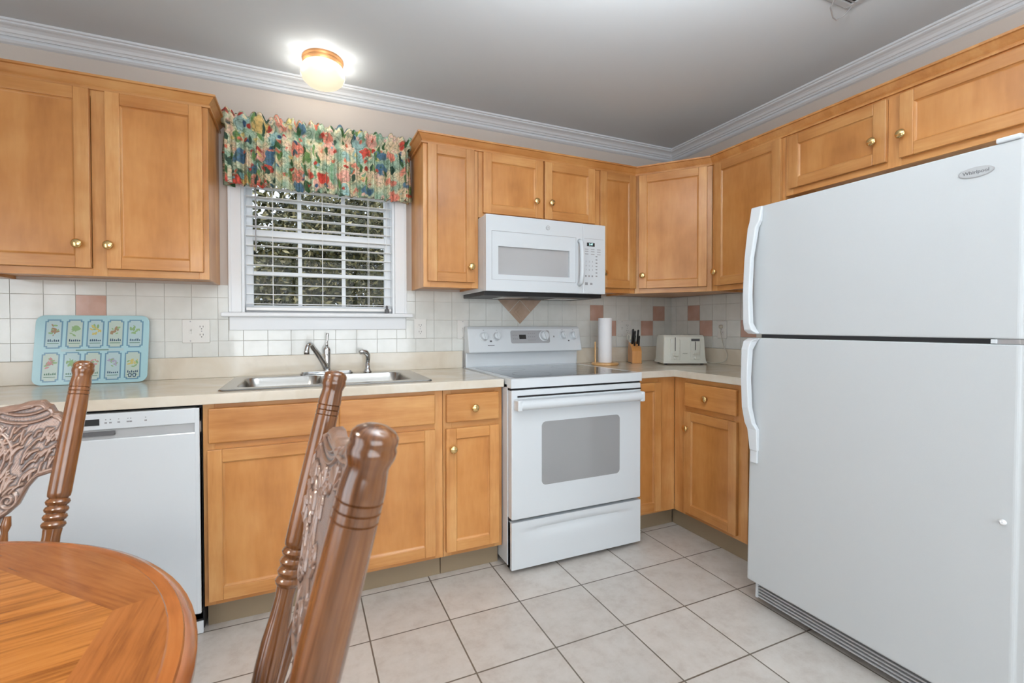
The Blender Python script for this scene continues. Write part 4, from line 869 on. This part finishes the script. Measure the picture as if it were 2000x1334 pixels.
knife(0.029, 0.004, 0.140, 0.070, 0.0080, 'shortest black knife handle at the front right of the block')
sc_ = thing('scissors', 'pale scissor handles sticking out of the knife block at the left', 'scissors', kb.matrix_world.translation, 0)
Mw = Matrix.Translation(kb.location) @ Matrix.Rotation(radians(-23.6), 4, 'Z') @ Matrix.Scale(0.82, 4); sc_.location = Mw @ Vector((-0.030, 0.052, 0.160)); sc_.rotation_euler = (0, 0, radians(-23.6))
for sx in (-1, 1):
    P = [(sx * 0.011 + 0.010 * cos(t), -0.012, 0.042 + 0.020 * sin(t)) for t in [2 * pi * i / 16 for i in range(17)]]; MB().tube(P, 0.0026, 'cord_white', 8).build('handle_loop', sc_, smooth='all')
MB().box((-0.004, -0.010, -0.01), (0.004, -0.006, 0.026), 'steel').build('shank', sc_)
# toaster
ts = thing('toaster', 'cream white four-slice toaster in the corner of the counter', 'toaster', (-0.266, -0.401, CT), radians(-23.6)); ts.scale = (0.90, 0.90, 1.05)
a = MB(); hwT = 0.153
sec = [(-0.0, 0.016), (-0.004, 0.020), (-0.002, 0.05), (0.006, 0.150), (0.012, 0.170), (0.030, 0.182), (0.155, 0.182), (0.172, 0.170), (0.178, 0.150), (0.184, 0.05), (0.184, 0.018)]
n = len(a.v); K = len(sec); XS = [(-hwT, 0.90), (-hwT + 0.006, 1.0), (hwT - 0.006, 1.0), (hwT, 0.90)]
def taper(x, y, z): return (x * (1 - 0.055 * z / 0.18), y, z)
for x, s_ in XS: a.v += [taper(x, 0.09 + (y - 0.09) * (s_ if z > 0.03 else 1), 0.016 + (z - 0.016) * (0.985 if s_ < 1 else 1)) for y, z in sec]
for k in range(3):
    for i in range(K): j = (i + 1) % K; a.face([n + k * K + i, n + k * K + j, n + (k + 1) * K + j, n + (k + 1) * K + i], 'toaster_plastic')
a.face([n + i for i in range(K)], 'toaster_plastic'); a.face([n + 3 * K + i for i in range(K)], 'toaster_plastic')
a.build('shell', ts, bevel=0.003, seg=2)
a = MB(); a.box((-hwT - 0.004, -0.008, 0.008), (hwT + 0.004, 0.188, 0.020), 'toaster_plastic')
for x in (-0.13, 0.13):
    for y in (0.02, 0.16): a.cyl((x, y, 0), (x, y, 0.009), 0.012, 'black_plastic', 12)
a.build('base', ts, bevel=0.002)
for x in (-0.075, 0.075):
    for y in (0.055, 0.125): MB().box((x - 0.062, y - 0.013, 0.1815), (x + 0.062, y + 0.013, 0.1825), 'black_plastic').build('bread_slot', ts)
for cx, lz in ((-0.072, 0.098), (0.072, 0.098)):
    a = MB(); a.box((cx - 0.034, -0.007, 0.030), (cx + 0.034, 0.004, 0.160), 'toaster_plastic'); pnl = a.build('lever_panel', ts, bevel=0.003)
    if cx > 0: MB().box((cx - 0.030, -0.0085, 0.145), (cx + 0.030, -0.006, 0.160), 'gap_grey').build('recess', pnl)
    MB().box((cx - 0.002, -0.0085, 0.085 if cx < 0 else 0.09), (cx + 0.002, -0.006, 0.168 if cx < 0 else 0.142), 'black_plastic').build('lever_slot', pnl)
    MB().box((cx - 0.018, -0.024, 0.055 if cx < 0 else 0.064), (cx + 0.018, -0.006, 0.071 if cx < 0 else 0.080), 'toaster_plastic').build('lever', pnl, bevel=0.003)
    MB().lathe((cx, -0.006, 0.040), (cx, -0.015, 0.040), [(0, 0.009), (0.8, 0.008), (1, 0.006)], 'toaster_plastic', 16).build('dial', pnl, smooth=True)
MB().box((-0.016, -0.0045, 0.068), (0.016, -0.001, 0.071), 'toaster_print').build('brand_line', ts)
Minv = (Matrix.Translation(ts.location) @ Matrix.Rotation(radians(-23.6), 4, 'Z') @ Matrix.Diagonal((0.90, 0.90, 1.05, 1))).inverted()
cw_ = [(-0.082, -0.400, 0.93), (-0.07, -0.45, 0.925), (-0.055, -0.52, 0.94), (-0.045, -0.535, 0.98), (-0.035, -0.50, 1.03), (-0.028, -0.475, 1.09), (-0.028, -0.466, 1.135), (-0.026, -0.465, 1.155)]
def smoothpts(P, n_=5):
    P = [Vector(p) for p in P]; out = []
    for i in range(len(P) - 1):
        p0, p1, p2, p3 = P[max(i - 1, 0)], P[i], P[i + 1], P[min(i + 2, len(P) - 1)]
        for k in range(n_): t = k / n_; out.append(0.5 * ((2 * p1) + (p2 - p0) * t + (2 * p0 - 5 * p1 + 4 * p2 - p3) * t * t + (3 * p1 - p0 - 3 * p2 + p3) * t ** 3))
    return out + [P[-1]]
cd = MB().tube([Minv @ Vector((p.x, p.y, p.z)) for p in smoothpts(cw_)], 0.0026, 'cord_white', 8).build('cord', ts, smooth='all')
a = MB(); P0 = Vector((-0.0085, -0.465, 1.162)); P1 = Vector((-0.040, -0.465, 1.162)); a.lathe(Minv @ P0, Minv @ P1, [(0, 0.012), (0.7, 0.011), (1, 0.006)], 'cord_white', 14); a.build('plug', cd, smooth=True)

# ------------------------------------------------------------------ ceiling fittings
cl = thing('ceiling_light', 'lit mushroom glass ceiling light with a copper-coloured band over the sink', 'ceiling light', (-2.425, -0.272, H))
MB().lathe((0, 0, 0), (0, 0, -0.034), [(0, 0.092), (0.25, 0.094), (0.45, 0.089), (0.55, 0.091), (0.8, 0.090), (1, 0.084)], 'lamp_band', 40).build('band', cl, smooth=True)
MB().lathe((0, 0, -0.028), (0, 0, -0.138), [(0, 0.080), (0.08, 0.090), (0.25, 0.100), (0.45, 0.101), (0.65, 0.092), (0.82, 0.072), (0.93, 0.045), (0.985, 0.02), (1, 0.004)], 'lamp_glass', 40).build('glass_shade', cl, smooth='all')
bpy.data.objects['glass_shade'].visible_shadow = True
pl = bpy.data.lights.new('ceiling_light_bulb', 'SPOT'); pl.energy = 4.5; pl.color = (1.0, 0.93, 0.82); pl.shadow_soft_size = 0.09; pl.spot_size = radians(165); pl.spot_blend = 1
o = bpy.data.objects.new('ceiling_light_bulb', pl); COL.objects.link(o); o.location = (-2.425, -0.272, H - 0.146)
# glow that the bare upper half of the shade throws on the ceiling
for i in range(6):
    t = 2 * pi * (i + 0.5) / 6; ll = bpy.data.lights.new('ceiling_light_glow', 'POINT'); ll.energy = 0.22; ll.color = (1.0, 0.96, 0.90); ll.shadow_soft_size = 0.012
    o = bpy.data.objects.new('ceiling_light_glow', ll); COL.objects.link(o); o.location = (-2.425 + 0.116 * cos(t), -0.272 + 0.116 * sin(t), H - 0.060)
rgx = thing('ceiling_vent', 'grey metal ceiling register with a hanging damper wire, above the refrigerator', 'vent', (-0.506, -1.497, H))
a = MB(); a.box((-0.26, -0.36, -0.010), (-0.235, 0, 0), 'appliance_grey'); a.box((-0.025, -0.36, -0.010), (0, 0, 0), 'appliance_grey'); a.box((-0.235, -0.025, -0.010), (-0.025, 0, 0), 'appliance_grey'); a.box((-0.235, -0.36, -0.010), (-0.025, -0.335, 0), 'appliance_grey'); a.build('frame', rgx, bevel=0.002)
a = MB(); a.box((-0.236, -0.336, -0.004), (-0.024, -0.024, -0.001), 'dark_void')
for i in range(12):
    y = -0.035 - i * 0.026; T = Matrix.Translation((-0.13, y, -0.008)) @ Matrix.Rotation(radians(35), 4, 'X'); a.box((-0.105, -0.010, -0.0006), (0.105, 0.010, 0.0006), 'silver_badge', T)
a.build('louvers', rgx)
MB().tube([(-0.13, -0.03, -0.008), (-0.10, 0.008, -0.022), (-0.06, 0.022, -0.042), (-0.040, 0.022, -0.046), (-0.015, 0.010, -0.030), (-0.010, -0.02, -0.008)], 0.0025, 'silver_badge', 8).build('damper_wire', rgx, smooth='all')

# ------------------------------------------------------------------ dining table
TC = Vector((-3.250, -2.030)); TR = 0.604; TZ = 0.765
tb = thing('dining_table', 'round reddish oak pedestal dining table with an inlaid octagon top', 'table', (TC.x, TC.y, 0))
ri = 0.515; ro = 0.570; SEG = 96
def arc(a0, a1, r, n_): return [(r * cos(a0 + (a1 - a0) * i / n_), r * sin(a0 + (a1 - a0) * i / n_)) for i in range(n_ + 1)]
a = MB(); octv = [(ri * cos(radians(22.5 + 45 * k)), ri * sin(radians(22.5 + 45 * k))) for k in range(8)]
n = len(a.v); a.v += [(x, y, TZ) for x, y in octv]; th = radians(12)
a.face([n + i for i in range(8)], 'oak_table_field', [(x * cos(th) + y * sin(th), -x * sin(th) + y * cos(th)) for x, y in octv])
a.build('inlaid_field', tb, fixn=False)
for k in range(8):
    a = MB(); a0 = radians(22.5 + 45 * k); a1 = a0 + radians(45); P = [octv[k], octv[(k + 1) % 8]] + arc(a1, a0, ro, 12); am = (a0 + a1) / 2 + pi / 2 * 1
    n = len(a.v); a.v += [(x, y, TZ) for x, y in P]; a.face([n + i for i in range(len(P))][::1], 'oak_table_border', [(x * cos(am) + y * sin(am) + k * 1.7, -x * sin(am) + y * cos(am)) for x, y in P])
    a.build('border_segment', tb, fixn=False)
a = MB(); prof = [(ro, TZ), (ro + 0.002, TZ - 0.002), (ro + 0.006, TZ - 0.0015), (ro + 0.018, TZ - 0.002), (ro + 0.020, TZ - 0.005), (TR - 0.006, TZ - 0.007), (TR, TZ - 0.014), (TR, TZ - 0.022), (TR - 0.010, TZ - 0.032), (TR - 0.04, TZ - 0.034)]
rows = [[(r * cos(2 * pi * i / SEG), r * sin(2 * pi * i / SEG), z) for i in range(SEG + 1)] for r, z in prof]; uv = [[(2 * pi * i / SEG * r, j * 0.01) for i in range(SEG + 1)] for j, (r, z) in enumerate(prof)]
a.grid(rows, 'oak_table_edge', uv); a.build('molded_edge', tb, smooth=True)
a = MB(); a.lathe((0, 0, TZ - 0.034), (0, 0, TZ - 0.002), [(0, TR - 0.04), (1, TR - 0.04)], 'oak_seat', 64); a.lathe((0, 0, TZ - 0.10), (0, 0, TZ - 0.034), [(0, 0.42), (1, 0.42)], 'oak_seat', 64); a.build('apron', tb)
MB().lathe((0, 0, 0.06), (0, 0, TZ - 0.10), [(0, 0.075), (0.1, 0.085), (0.2, 0.075), (0.25, 0.06), (0.4, 0.085), (0.6, 0.095), (0.75, 0.06), (0.8, 0.07), (0.9, 0.06), (1, 0.13)], 'oak_post', 28).build('pedestal', tb, smooth=True)
for k in range(4):
    t = radians(45 + 90 * k); d = Vector((cos(t), sin(t), 0)); MB().tube([d * 0.04 + Vector((0, 0, 0.20)), d * 0.14 + Vector((0, 0, 0.21)), d * 0.25 + Vector((0, 0, 0.12)), d * 0.34 + Vector((0, 0, 0.045)), d * 0.41 + Vector((0, 0, 0.027))], [0.04, 0.036, 0.032, 0.028, 0.026], 'oak_post', 12).build('leg', tb, smooth='all')

# ------------------------------------------------------------------ pressed-back chairs
def carve_height(x, z, curves):
    best = 1e9
    for C_, w_, h_ in curves:
        for (px, pz) in C_:
            d = (x - px) ** 2 + (z - pz) ** 2
            if d < best: best = d
    return sqrt(best)
def make_carving():
    """list of raised bead polylines (half, x>=0) in panel coordinates x, z"""
    L_ = []
    def spiral(cx, cz, r0, turns, a0, sgn, n_=60): return [(cx + r0 * (1 - 0.85 * i / n_) * cos(a0 + sgn * turns * 2 * pi * i / n_), cz + r0 * (1 - 0.85 * i / n_) * sin(a0 + sgn * turns * 2 * pi * i / n_)) for i in range(n_ + 1)]
    # big C scroll beside the centre
    C_ = []
    for i in range(60): t = -1.25 + 2.5 * i / 59; C_.append((0.088 + 0.055 * cos(t), 0.880 + 0.062 * sin(t)))
    L_.append(C_); L_.append([(0.088 + (p[0] - 0.088) * 0.78, 0.880 + (p[1] - 0.880) * 0.80) for p in C_])
    L_.append(spiral(0.100, 0.931, 0.020, 1.5, 0.3, 1)); L_.append(spiral(0.096, 0.832, 0.019, 1.5, -0.3, -1))
    L_.append(spiral(0.108, 0.742, 0.026, 1.9, 2.0, 1)); L_.append(spiral(0.150, 0.790, 0.018, 1.6, 1.0, -1))
    # top bands following the crest near the post
    L_.append([(0.150 + 0.078 * cos(t), 1.040 - 0.070 * abs(sin(t)) ) for t in [pi * i / 40 for i in range(8, 33)]])
    L_.append([(0.152 + 0.095 * cos(t), 1.040 - 0.088 * abs(sin(t))) for t in [pi * i / 40 for i in range(6, 35)]])
    # shell fan
    for k in range(7): t = radians(20 + 22 * k); L_.append([(0.060 + r * cos(t) * 0.9, 0.935 + r * sin(t) * 0.55) for r in [0.012 + 0.045 * i / 14 for i in range(15)]])
    # leaf strokes
    rr2 = random.Random(11)
    for k in range(60):
        cx, cz = rr2.uniform(0.115, 0.228), rr2.uniform(0.80, 0.94)
        if cz < 0.83 and cx > 0.185: continue
        t = rr2.uniform(0.6, 1.5); ln = rr2.uniform(0.014, 0.030); L_.append([(cx + (i / 8 - 0.5) * ln * cos(t), cz + (i / 8 - 0.5) * ln * sin(t) + 0.004 * sin(i / 8 * pi)) for i in range(9)])
    for k in range(12):
        cx, cz = rr2.uniform(0.01, 0.09), rr2.uniform(0.72, 0.82); t = rr2.uniform(0.3, 2.8); ln = rr2.uniform(0.014, 0.026); L_.append([(cx + (i / 8 - 0.5) * ln * cos(t), cz + (i / 8 - 0.5) * ln * sin(t)) for i in range(9)])
    L_.append([(0.165 * i / 50 * 1.0, 0.988 - 0.012 * sin(i / 50 * pi)) for i in range(51)])
    return L_
def top_z(x):
    x = abs(x); K_ = [(0, 1.024), (0.03, 1.014), (0.065, 0.994), (0.095, 0.987), (0.13, 0.992), (0.160, 1.000), (0.178, 1.001), (0.196, 0.990), (0.212, 0.973), (0.236, 0.958), (0.26, 0.952)]
    for (a0, b0), (a1, b1) in zip(K_, K_[1:]):
        if x <= a1: t = (x - a0) / (a1 - a0); t = t * t * (3 - 2 * t); return b0 + (b1 - b0) * t
    return K_[-1][1]
def bot_z(x):
    x = abs(x); K_ = [(0, 0.690), (0.06, 0.698), (0.092, 0.696), (0.115, 0.702), (0.132, 0.730), (0.138, 0.752), (0.150, 0.760), (0.168, 0.778), (0.180, 0.812), (0.196, 0.834), (0.226, 0.843), (0.26, 0.845)]
    for (a0, b0), (a1, b1) in zip(K_, K_[1:]):
        if x <= a1: t = (x - a0) / (a1 - a0); return b0 + (b1 - b0) * t
    return K_[-1][1]
LEAN = 0.150 / (1.085 - 0.44); SPL = 0.055 / (1.085 - 0.44)
def post_x(z): return 0.198 + SPL * (z - 0.44)
def post_y(z): return LEAN * (z - 0.44)
def bow(x, z): w_ = post_x(z); return 0.030 * max(0.0, 1 - (x / w_) ** 2)
# carved material: dark glaze settled in the carving's recesses (attribute written with the relief)
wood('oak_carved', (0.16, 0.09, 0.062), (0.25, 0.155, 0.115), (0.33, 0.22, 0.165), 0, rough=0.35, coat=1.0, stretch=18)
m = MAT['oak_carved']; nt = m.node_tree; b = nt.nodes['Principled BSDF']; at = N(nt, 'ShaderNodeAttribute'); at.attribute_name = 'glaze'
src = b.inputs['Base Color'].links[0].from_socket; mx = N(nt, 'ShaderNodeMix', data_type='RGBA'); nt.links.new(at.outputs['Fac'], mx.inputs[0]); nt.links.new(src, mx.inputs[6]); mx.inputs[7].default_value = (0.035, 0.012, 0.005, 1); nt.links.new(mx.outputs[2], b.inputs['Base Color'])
def make_panel_mesh():
    beads = make_carving(); cell = {}; cs = 0.01
    for C_ in beads:
        for i in range(len(C_)):
            p = C_[i]; pts_ = [p]
            if i + 1 < len(C_): q = C_[i + 1]; pts_.append(((p[0] + q[0]) / 2, (p[1] + q[1]) / 2))
            for (x, z) in pts_: cell.setdefault((int(x // cs), int(z // cs)), []).append((x, z))
    def dist(x, z):
        bx_, bz_ = int(x // cs), int(z // cs); best = 4e-4
        for i in (-1, 0, 1):
            for j in (-1, 0, 1):
                for (px, pz) in cell.get((bx_ + i, bz_ + j), ()): d = (px - x) ** 2 + (pz - z) ** 2; best = min(best, d)
        return sqrt(best)
    NXp, NZp = 330, 200; V = []; F = []; G_ = []
    for j in range(NZp + 1):
        for i in range(NXp + 1):
            s_ = i / NXp * 2 - 1; x = s_ * 0.2425; zt, zb = top_z(x), bot_z(x); t = j / NZp; z = zb + (zt - zb) * t
            xl = s_ * (post_x(z) - 0.004); d = dist(abs(x), z); e = min(z - zb, zt - z)
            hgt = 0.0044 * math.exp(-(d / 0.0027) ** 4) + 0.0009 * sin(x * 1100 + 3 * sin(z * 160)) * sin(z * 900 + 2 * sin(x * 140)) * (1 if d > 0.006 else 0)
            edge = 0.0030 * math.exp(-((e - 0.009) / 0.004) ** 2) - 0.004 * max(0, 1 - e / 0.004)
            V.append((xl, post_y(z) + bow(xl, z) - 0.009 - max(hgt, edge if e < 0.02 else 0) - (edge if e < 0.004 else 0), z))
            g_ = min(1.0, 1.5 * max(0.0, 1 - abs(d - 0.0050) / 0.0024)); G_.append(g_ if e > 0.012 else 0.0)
    W_ = NXp + 1
    for j in range(NZp):
        for i in range(NXp): F.append((j * W_ + i, j * W_ + i + 1, (j + 1) * W_ + i + 1, (j + 1) * W_ + i))
    nb_ = len(V)     # plain back
    for j in range(NZp + 1):
        for i in range(NXp + 1): x, y, z = V[j * W_ + i]; V.append((x, post_y(z) + bow(x, z) + 0.010, z)); G_.append(0.0)
    for j in range(NZp):
        for i in range(NXp): k = nb_ + j * W_ + i; F.append((k + 1, k, k + W_, k + W_ + 1))
    for i in range(NXp):
        F.append((i + 1, i, nb_ + i, nb_ + i + 1)); k = NZp * W_ + i; F.append((k, k + 1, nb_ + k + 1, nb_ + k))
    for j in range(NZp):
        k = j * W_; F.append((k, k + W_, nb_ + k + W_, nb_ + k)); k += NXp; F.append((k + W_, k, nb_ + k, nb_ + k + W_))
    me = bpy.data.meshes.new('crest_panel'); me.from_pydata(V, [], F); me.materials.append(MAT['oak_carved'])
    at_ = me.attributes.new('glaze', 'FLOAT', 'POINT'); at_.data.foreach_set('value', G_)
    me.polygons.foreach_set('use_smooth', [True] * len(F)); me.update()
    try: me.set_sharp_from_angle(angle=radians(50))
    except Exception: pass
    return me
def make_chair(label):
    c = thing('dining_chair', label, 'chair', (0, 0, 0), 0, 'pressed-back oak chairs at the round table')
    me = make_panel_mesh(); o = bpy.data.objects.new('crest_panel', me); COL.objects.link(o); o.parent = c
    zb, zt = 0.435, 1.085; Lz = zt - zb
    def f(z): return (z - zb) / Lz
    pr = [(zb, 0.0125), (0.50, 0.0155), (0.56, 0.0190), (0.60, 0.0200), (0.64, 0.0190), (0.68, 0.0155), (0.71, 0.0140), (0.722, 0.0150)]
    for k in range(4): z0 = 0.726 + k * 0.0155; pr += [(z0, 0.0150), (z0 + 0.003, 0.0180), (z0 + 0.0078, 0.0198), (z0 + 0.0125, 0.0180), (z0 + 0.0150, 0.0150)]
    pr += [(0.792, 0.0182), (0.80, 0.0188), (0.90, 0.0190), (0.99, 0.0182), (1.008, 0.0180)]
    for k in range(3): z0 = 1.010 + k * 0.0085; pr += [(z0, 0.0180), (z0 + 0.001, 0.0165), (z0 + 0.002, 0.0180)]
    pr += [(1.036, 0.0180), (1.048, 0.0166), (1.055, 0.0160), (1.059, 0.0172), (1.064, 0.0188), (1.070, 0.0190), (1.073, 0.0178), (1.076, 0.0184), (1.081, 0.0180), (1.085, 0.0150), (1.088, 0.0095), (1.089, 0.003)]
    for sx in (-1, 1):
        MB().lathe((sx * post_x(zb), post_y(zb), zb), (sx * post_x(zt), post_y(zt), zt), [(f(z), r * 1.10) for z, r in pr], 'oak_post', 32).build('back_post', c, smooth=True)
    for k in range(5):
        x = (k - 2) * 0.062; z1 = bot_z(x * 1.1) + 0.01; MB().lathe((x * 1.0, 0.004, 0.435), (x * 1.1, post_y(z1) + bow(x, z1), z1), [(0, 0.007), (0.2, 0.009), (0.45, 0.006), (0.5, 0.011), (0.55, 0.006), (0.8, 0.010), (0.9, 0.0055), (0.94, 0.009), (1, 0.006)], 'oak_post', 14).build('spindle', c, smooth=True)
    S_ = []; 
    for (ins, z) in ((0.012, 0.420), (0.0, 0.426), (0.0, 0.440), (0.012, 0.446), (0.05, 0.444), (0.12, 0.436)):
        P = []
        for i in range(49):
            t = 2 * pi * i / 48; ex = abs(cos(t)) ** 0.7 * (1 if cos(t) > 0 else -1); ey = abs(sin(t)) ** 0.7 * (1 if sin(t) > 0 else -1)
            P.append((ex * (0.215 - 0.018 * (ey > 0) * ey - ins), -0.195 + ey * (0.215 - ins), z))
        S_.append(P)
    a = MB(); a.grid(S_, 'oak_seat'); a.face(list(range(48)), 'oak_seat'); K = len(a.v); a.face([K - 49 + i for i in range(48)], 'oak_seat'); a.build('seat', c, smooth=True)
    lp = [(0, 0.011), (0.08, 0.014), (0.25, 0.018), (0.3, 0.014), (0.33, 0.018), (0.36, 0.014), (0.6, 0.021), (0.8, 0.022), (0.9, 0.015), (0.93, 0.019), (1, 0.014)]
    for sx in (-1, 1):
        MB().lathe((sx * 0.205, -0.375, 0), (sx * 0.165, -0.345, 0.425), lp, 'oak_post', 20).build('leg', c, smooth=True)
        MB().lathe((sx * 0.195, 0.045, 0), (sx * 0.150, -0.02, 0.425), lp, 'oak_post', 20).build('leg', c, smooth=True)
        MB().lathe((sx * 0.190, -0.362, 0.17), (sx * 0.177, 0.018, 0.17), [(0, 0.007), (0.5, 0.013), (1, 0.007)], 'oak_post', 14).build('stretcher', c, smooth=True)
    for y, z, w_ in ((-0.36, 0.24, 0.182), (-0.357, 0.30, 0.176)): MB().lathe((-w_, y, z), (w_, y, z), [(0, 0.006), (0.3, 0.010), (0.5, 0.013), (0.7, 0.010), (1, 0.006)], 'oak_post', 14).build('stretcher', c, smooth=True)
    MB().lathe((-0.181, -0.17, 0.17), (0.181, -0.17, 0.17), [(0, 0.006), (0.5, 0.012), (1, 0.006)], 'oak_post', 14).build('stretcher', c, smooth=True)
    return c
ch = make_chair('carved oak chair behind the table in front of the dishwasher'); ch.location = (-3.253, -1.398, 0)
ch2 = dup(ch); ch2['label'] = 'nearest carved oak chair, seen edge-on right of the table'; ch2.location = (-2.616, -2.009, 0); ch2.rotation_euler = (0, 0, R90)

# ------------------------------------------------------------------ unseen rest of the room, with a window and lamps added for light
def big_window(name, axis, a0, a1, z0, z1, pos, cols):
    w_ = struct(bpy.data.objects.new(name, None)); COL.objects.link(w_); m1 = MB()
    def bx(p0, p1, q0, q1, d0, d1, m, mb_):
        if axis == 'x': mb_.box((p0, pos + d0, q0), (p1, pos + d1, q1), m)
        else: mb_.box((pos + d0, p0, q0), (pos + d1, p1, q1), m)
    bx(a0, a0 + 0.06, z0, z1, -0.10, 0.01, 'window_paint', m1); bx(a1 - 0.06, a1, z0, z1, -0.10, 0.01, 'window_paint', m1); bx(a0 + 0.06, a1 - 0.06, z1 - 0.06, z1, -0.10, 0.01, 'window_paint', m1); bx(a0 + 0.06, a1 - 0.06, z0, z0 + 0.05, -0.10, 0.01, 'window_paint', m1)
    for k in range(1, cols): x = a0 + (a1 - a0) * k / cols; bx(x - 0.03, x + 0.03, z0 + 0.05, z1 - 0.06, -0.08, -0.02, 'window_paint', m1)
    m1.build('frame', w_, bevel=0.003); m2 = MB(); bx(a0 + 0.06, a1 - 0.06, z0 + 0.05, z1 - 0.06, -0.052, -0.048, 'window_glass', m2); m2.build('pane', w_)
big_window('window_2', 'y', LY0, LY1, 0.0, LZ1, XW, 2)
big_window('added_window_3', 'x', FX0, FX1, FZ0, FZ1, YF, 3)  # window added in the unseen wall to go with the rear fill
# patio blind slats seen mirrored in the tiles
pbl = thing('window_blind', 'white slatted blind on the patio door at the left', 'blind', (XW + 0.05, -2.75, 0))
a = MB(); z = 0.12
while z < 2.0: a.box((-0.020, -0.86, z), (0.020, 0.86, z + 0.003), 'blind_white'); z += 0.055
a.build('slats', pbl); MB().box((-0.03, -0.87, 2.0), (0.03, 0.87, 2.05), 'blind_white').build('headrail', pbl)
# pendant added out of view over the dining table, as extra light
pd = thing('added_pendant', 'added white glass pendant lamp, unseen, giving extra light over the round dining table', 'lamp', (TC.x, TC.y, H))
MB().cyl((0, 0, 0), (0, 0, -0.03), 0.06, 'brass', 24).build('canopy', pd); MB().cyl((0, 0, -0.03), (0, 0, -0.62), 0.004, 'brass', 8).build('stem', pd)
MB().lathe((0, 0, -0.60), (0, 0, -0.80), [(0, 0.03), (0.1, 0.08), (0.4, 0.14), (0.8, 0.18), (1, 0.19)], 'pendant_glass', 32, cap=False).build('lamp_shade', pd, smooth='all')
l = bpy.data.lights.new('added_pendant_bulb', 'POINT'); l.energy = 14; l.color = (1.0, 0.93, 0.84); l.shadow_soft_size = 0.08; o = bpy.data.objects.new('added_pendant_bulb', l); COL.objects.link(o); o.location = (TC.x, TC.y, H - 0.74)

# bowl light added out of view to brighten the ceiling
bw = thing('added_bowl_light', 'added white glass bowl light, unseen, brightening the kitchen ceiling', 'ceiling light', (-1.85, -2.15, H))
MB().cyl((0, 0, 0), (0, 0, -0.025), 0.07, 'brass', 24).build('canopy', bw)
for k in range(3): t = 2 * pi * k / 3; MB().cyl((0.03 * cos(t), 0.03 * sin(t), -0.02), (0.19 * cos(t), 0.19 * sin(t), -0.43), 0.003, 'brass', 8).build('suspension_rod', bw)
MB().lathe((0, 0, -0.42), (0, 0, -0.53), [(0, 0.20), (0.3, 0.185), (0.6, 0.15), (0.85, 0.09), (1, 0.01)], 'pendant_glass', 36, cap=False).build('glass_bowl', bw, smooth='all')
l = bpy.data.lights.new('ceiling_fill_light', 'SPOT'); l.energy = 230; l.color = (0.96, 0.98, 1.0); l.shadow_soft_size = 0.10; l.spot_size = radians(170); l.spot_blend = 0.6
o = bpy.data.objects.new('ceiling_fill_light', l); COL.objects.link(o); o.location = (-1.85, -2.15, H - 0.46); o.rotation_euler = (pi, 0, 0)

# ------------------------------------------------------------------ outdoors beyond the kitchen window
struct(MB().box((-14, 0.4, -0.6), (10, 16, -0.5), 'lawn').build('ground'))
def tree(label, x, y, zc, rx, rz, n_, seed, leaf=0.10):
    t = thing('tree', label, 'tree', (x, y, -0.5), 0, 'trees outside the window'); q = random.Random(seed)
    MB().lathe((0, 0, 0), (0.15, 0, zc + 0.3), [(0, 0.16), (0.3, 0.11), (1, 0.07)], 'trunk', 12).build('trunk', t, smooth=True)
    a = MB()
    for _ in range(n_):
        while True:
            p = Vector((q.uniform(-1, 1), q.uniform(-1, 1), q.uniform(-1, 1)))
            if 0.35 < p.length < 1: break
        c = Vector((p.x * rx, p.y * rx * 0.6, zc + 0.5 + p.z * rz)); u_ = Vector((q.gauss(0, 1), q.gauss(0, 1), q.gauss(0, 1))).normalized(); v_ = u_.orthogonal().normalized(); s_ = leaf * q.uniform(0.5, 1.2)
        n = len(a.v); a.v += [tuple(c - u_ * s_), tuple(c + v_ * s_ * 0.45), tuple(c + u_ * s_), tuple(c - v_ * s_ * 0.45)]; a.face([n, n + 1, n + 2, n + 3], 'leaves')
    a.build('foliage', t, fixn=False)
tree('olive green leafy tree seen through the left half of the window', -1.7, 5.2, 1.0, 1.7, 2.5, 26000, 1, 0.06)
tree('olive green leafy tree seen through the right half of the window', 1.5, 4.6, 1.1, 1.7, 2.6, 26000, 2, 0.06)
tree('leafy tree standing left of the window view, seen only from the right', -5.2, 5.6, 1.0, 1.7, 2.5, 9000, 4)
tree('dark tree standing behind the two nearer trees outside the window', -0.4, 9.2, 1.6, 4.6, 3.6, 26000, 3, 0.12)
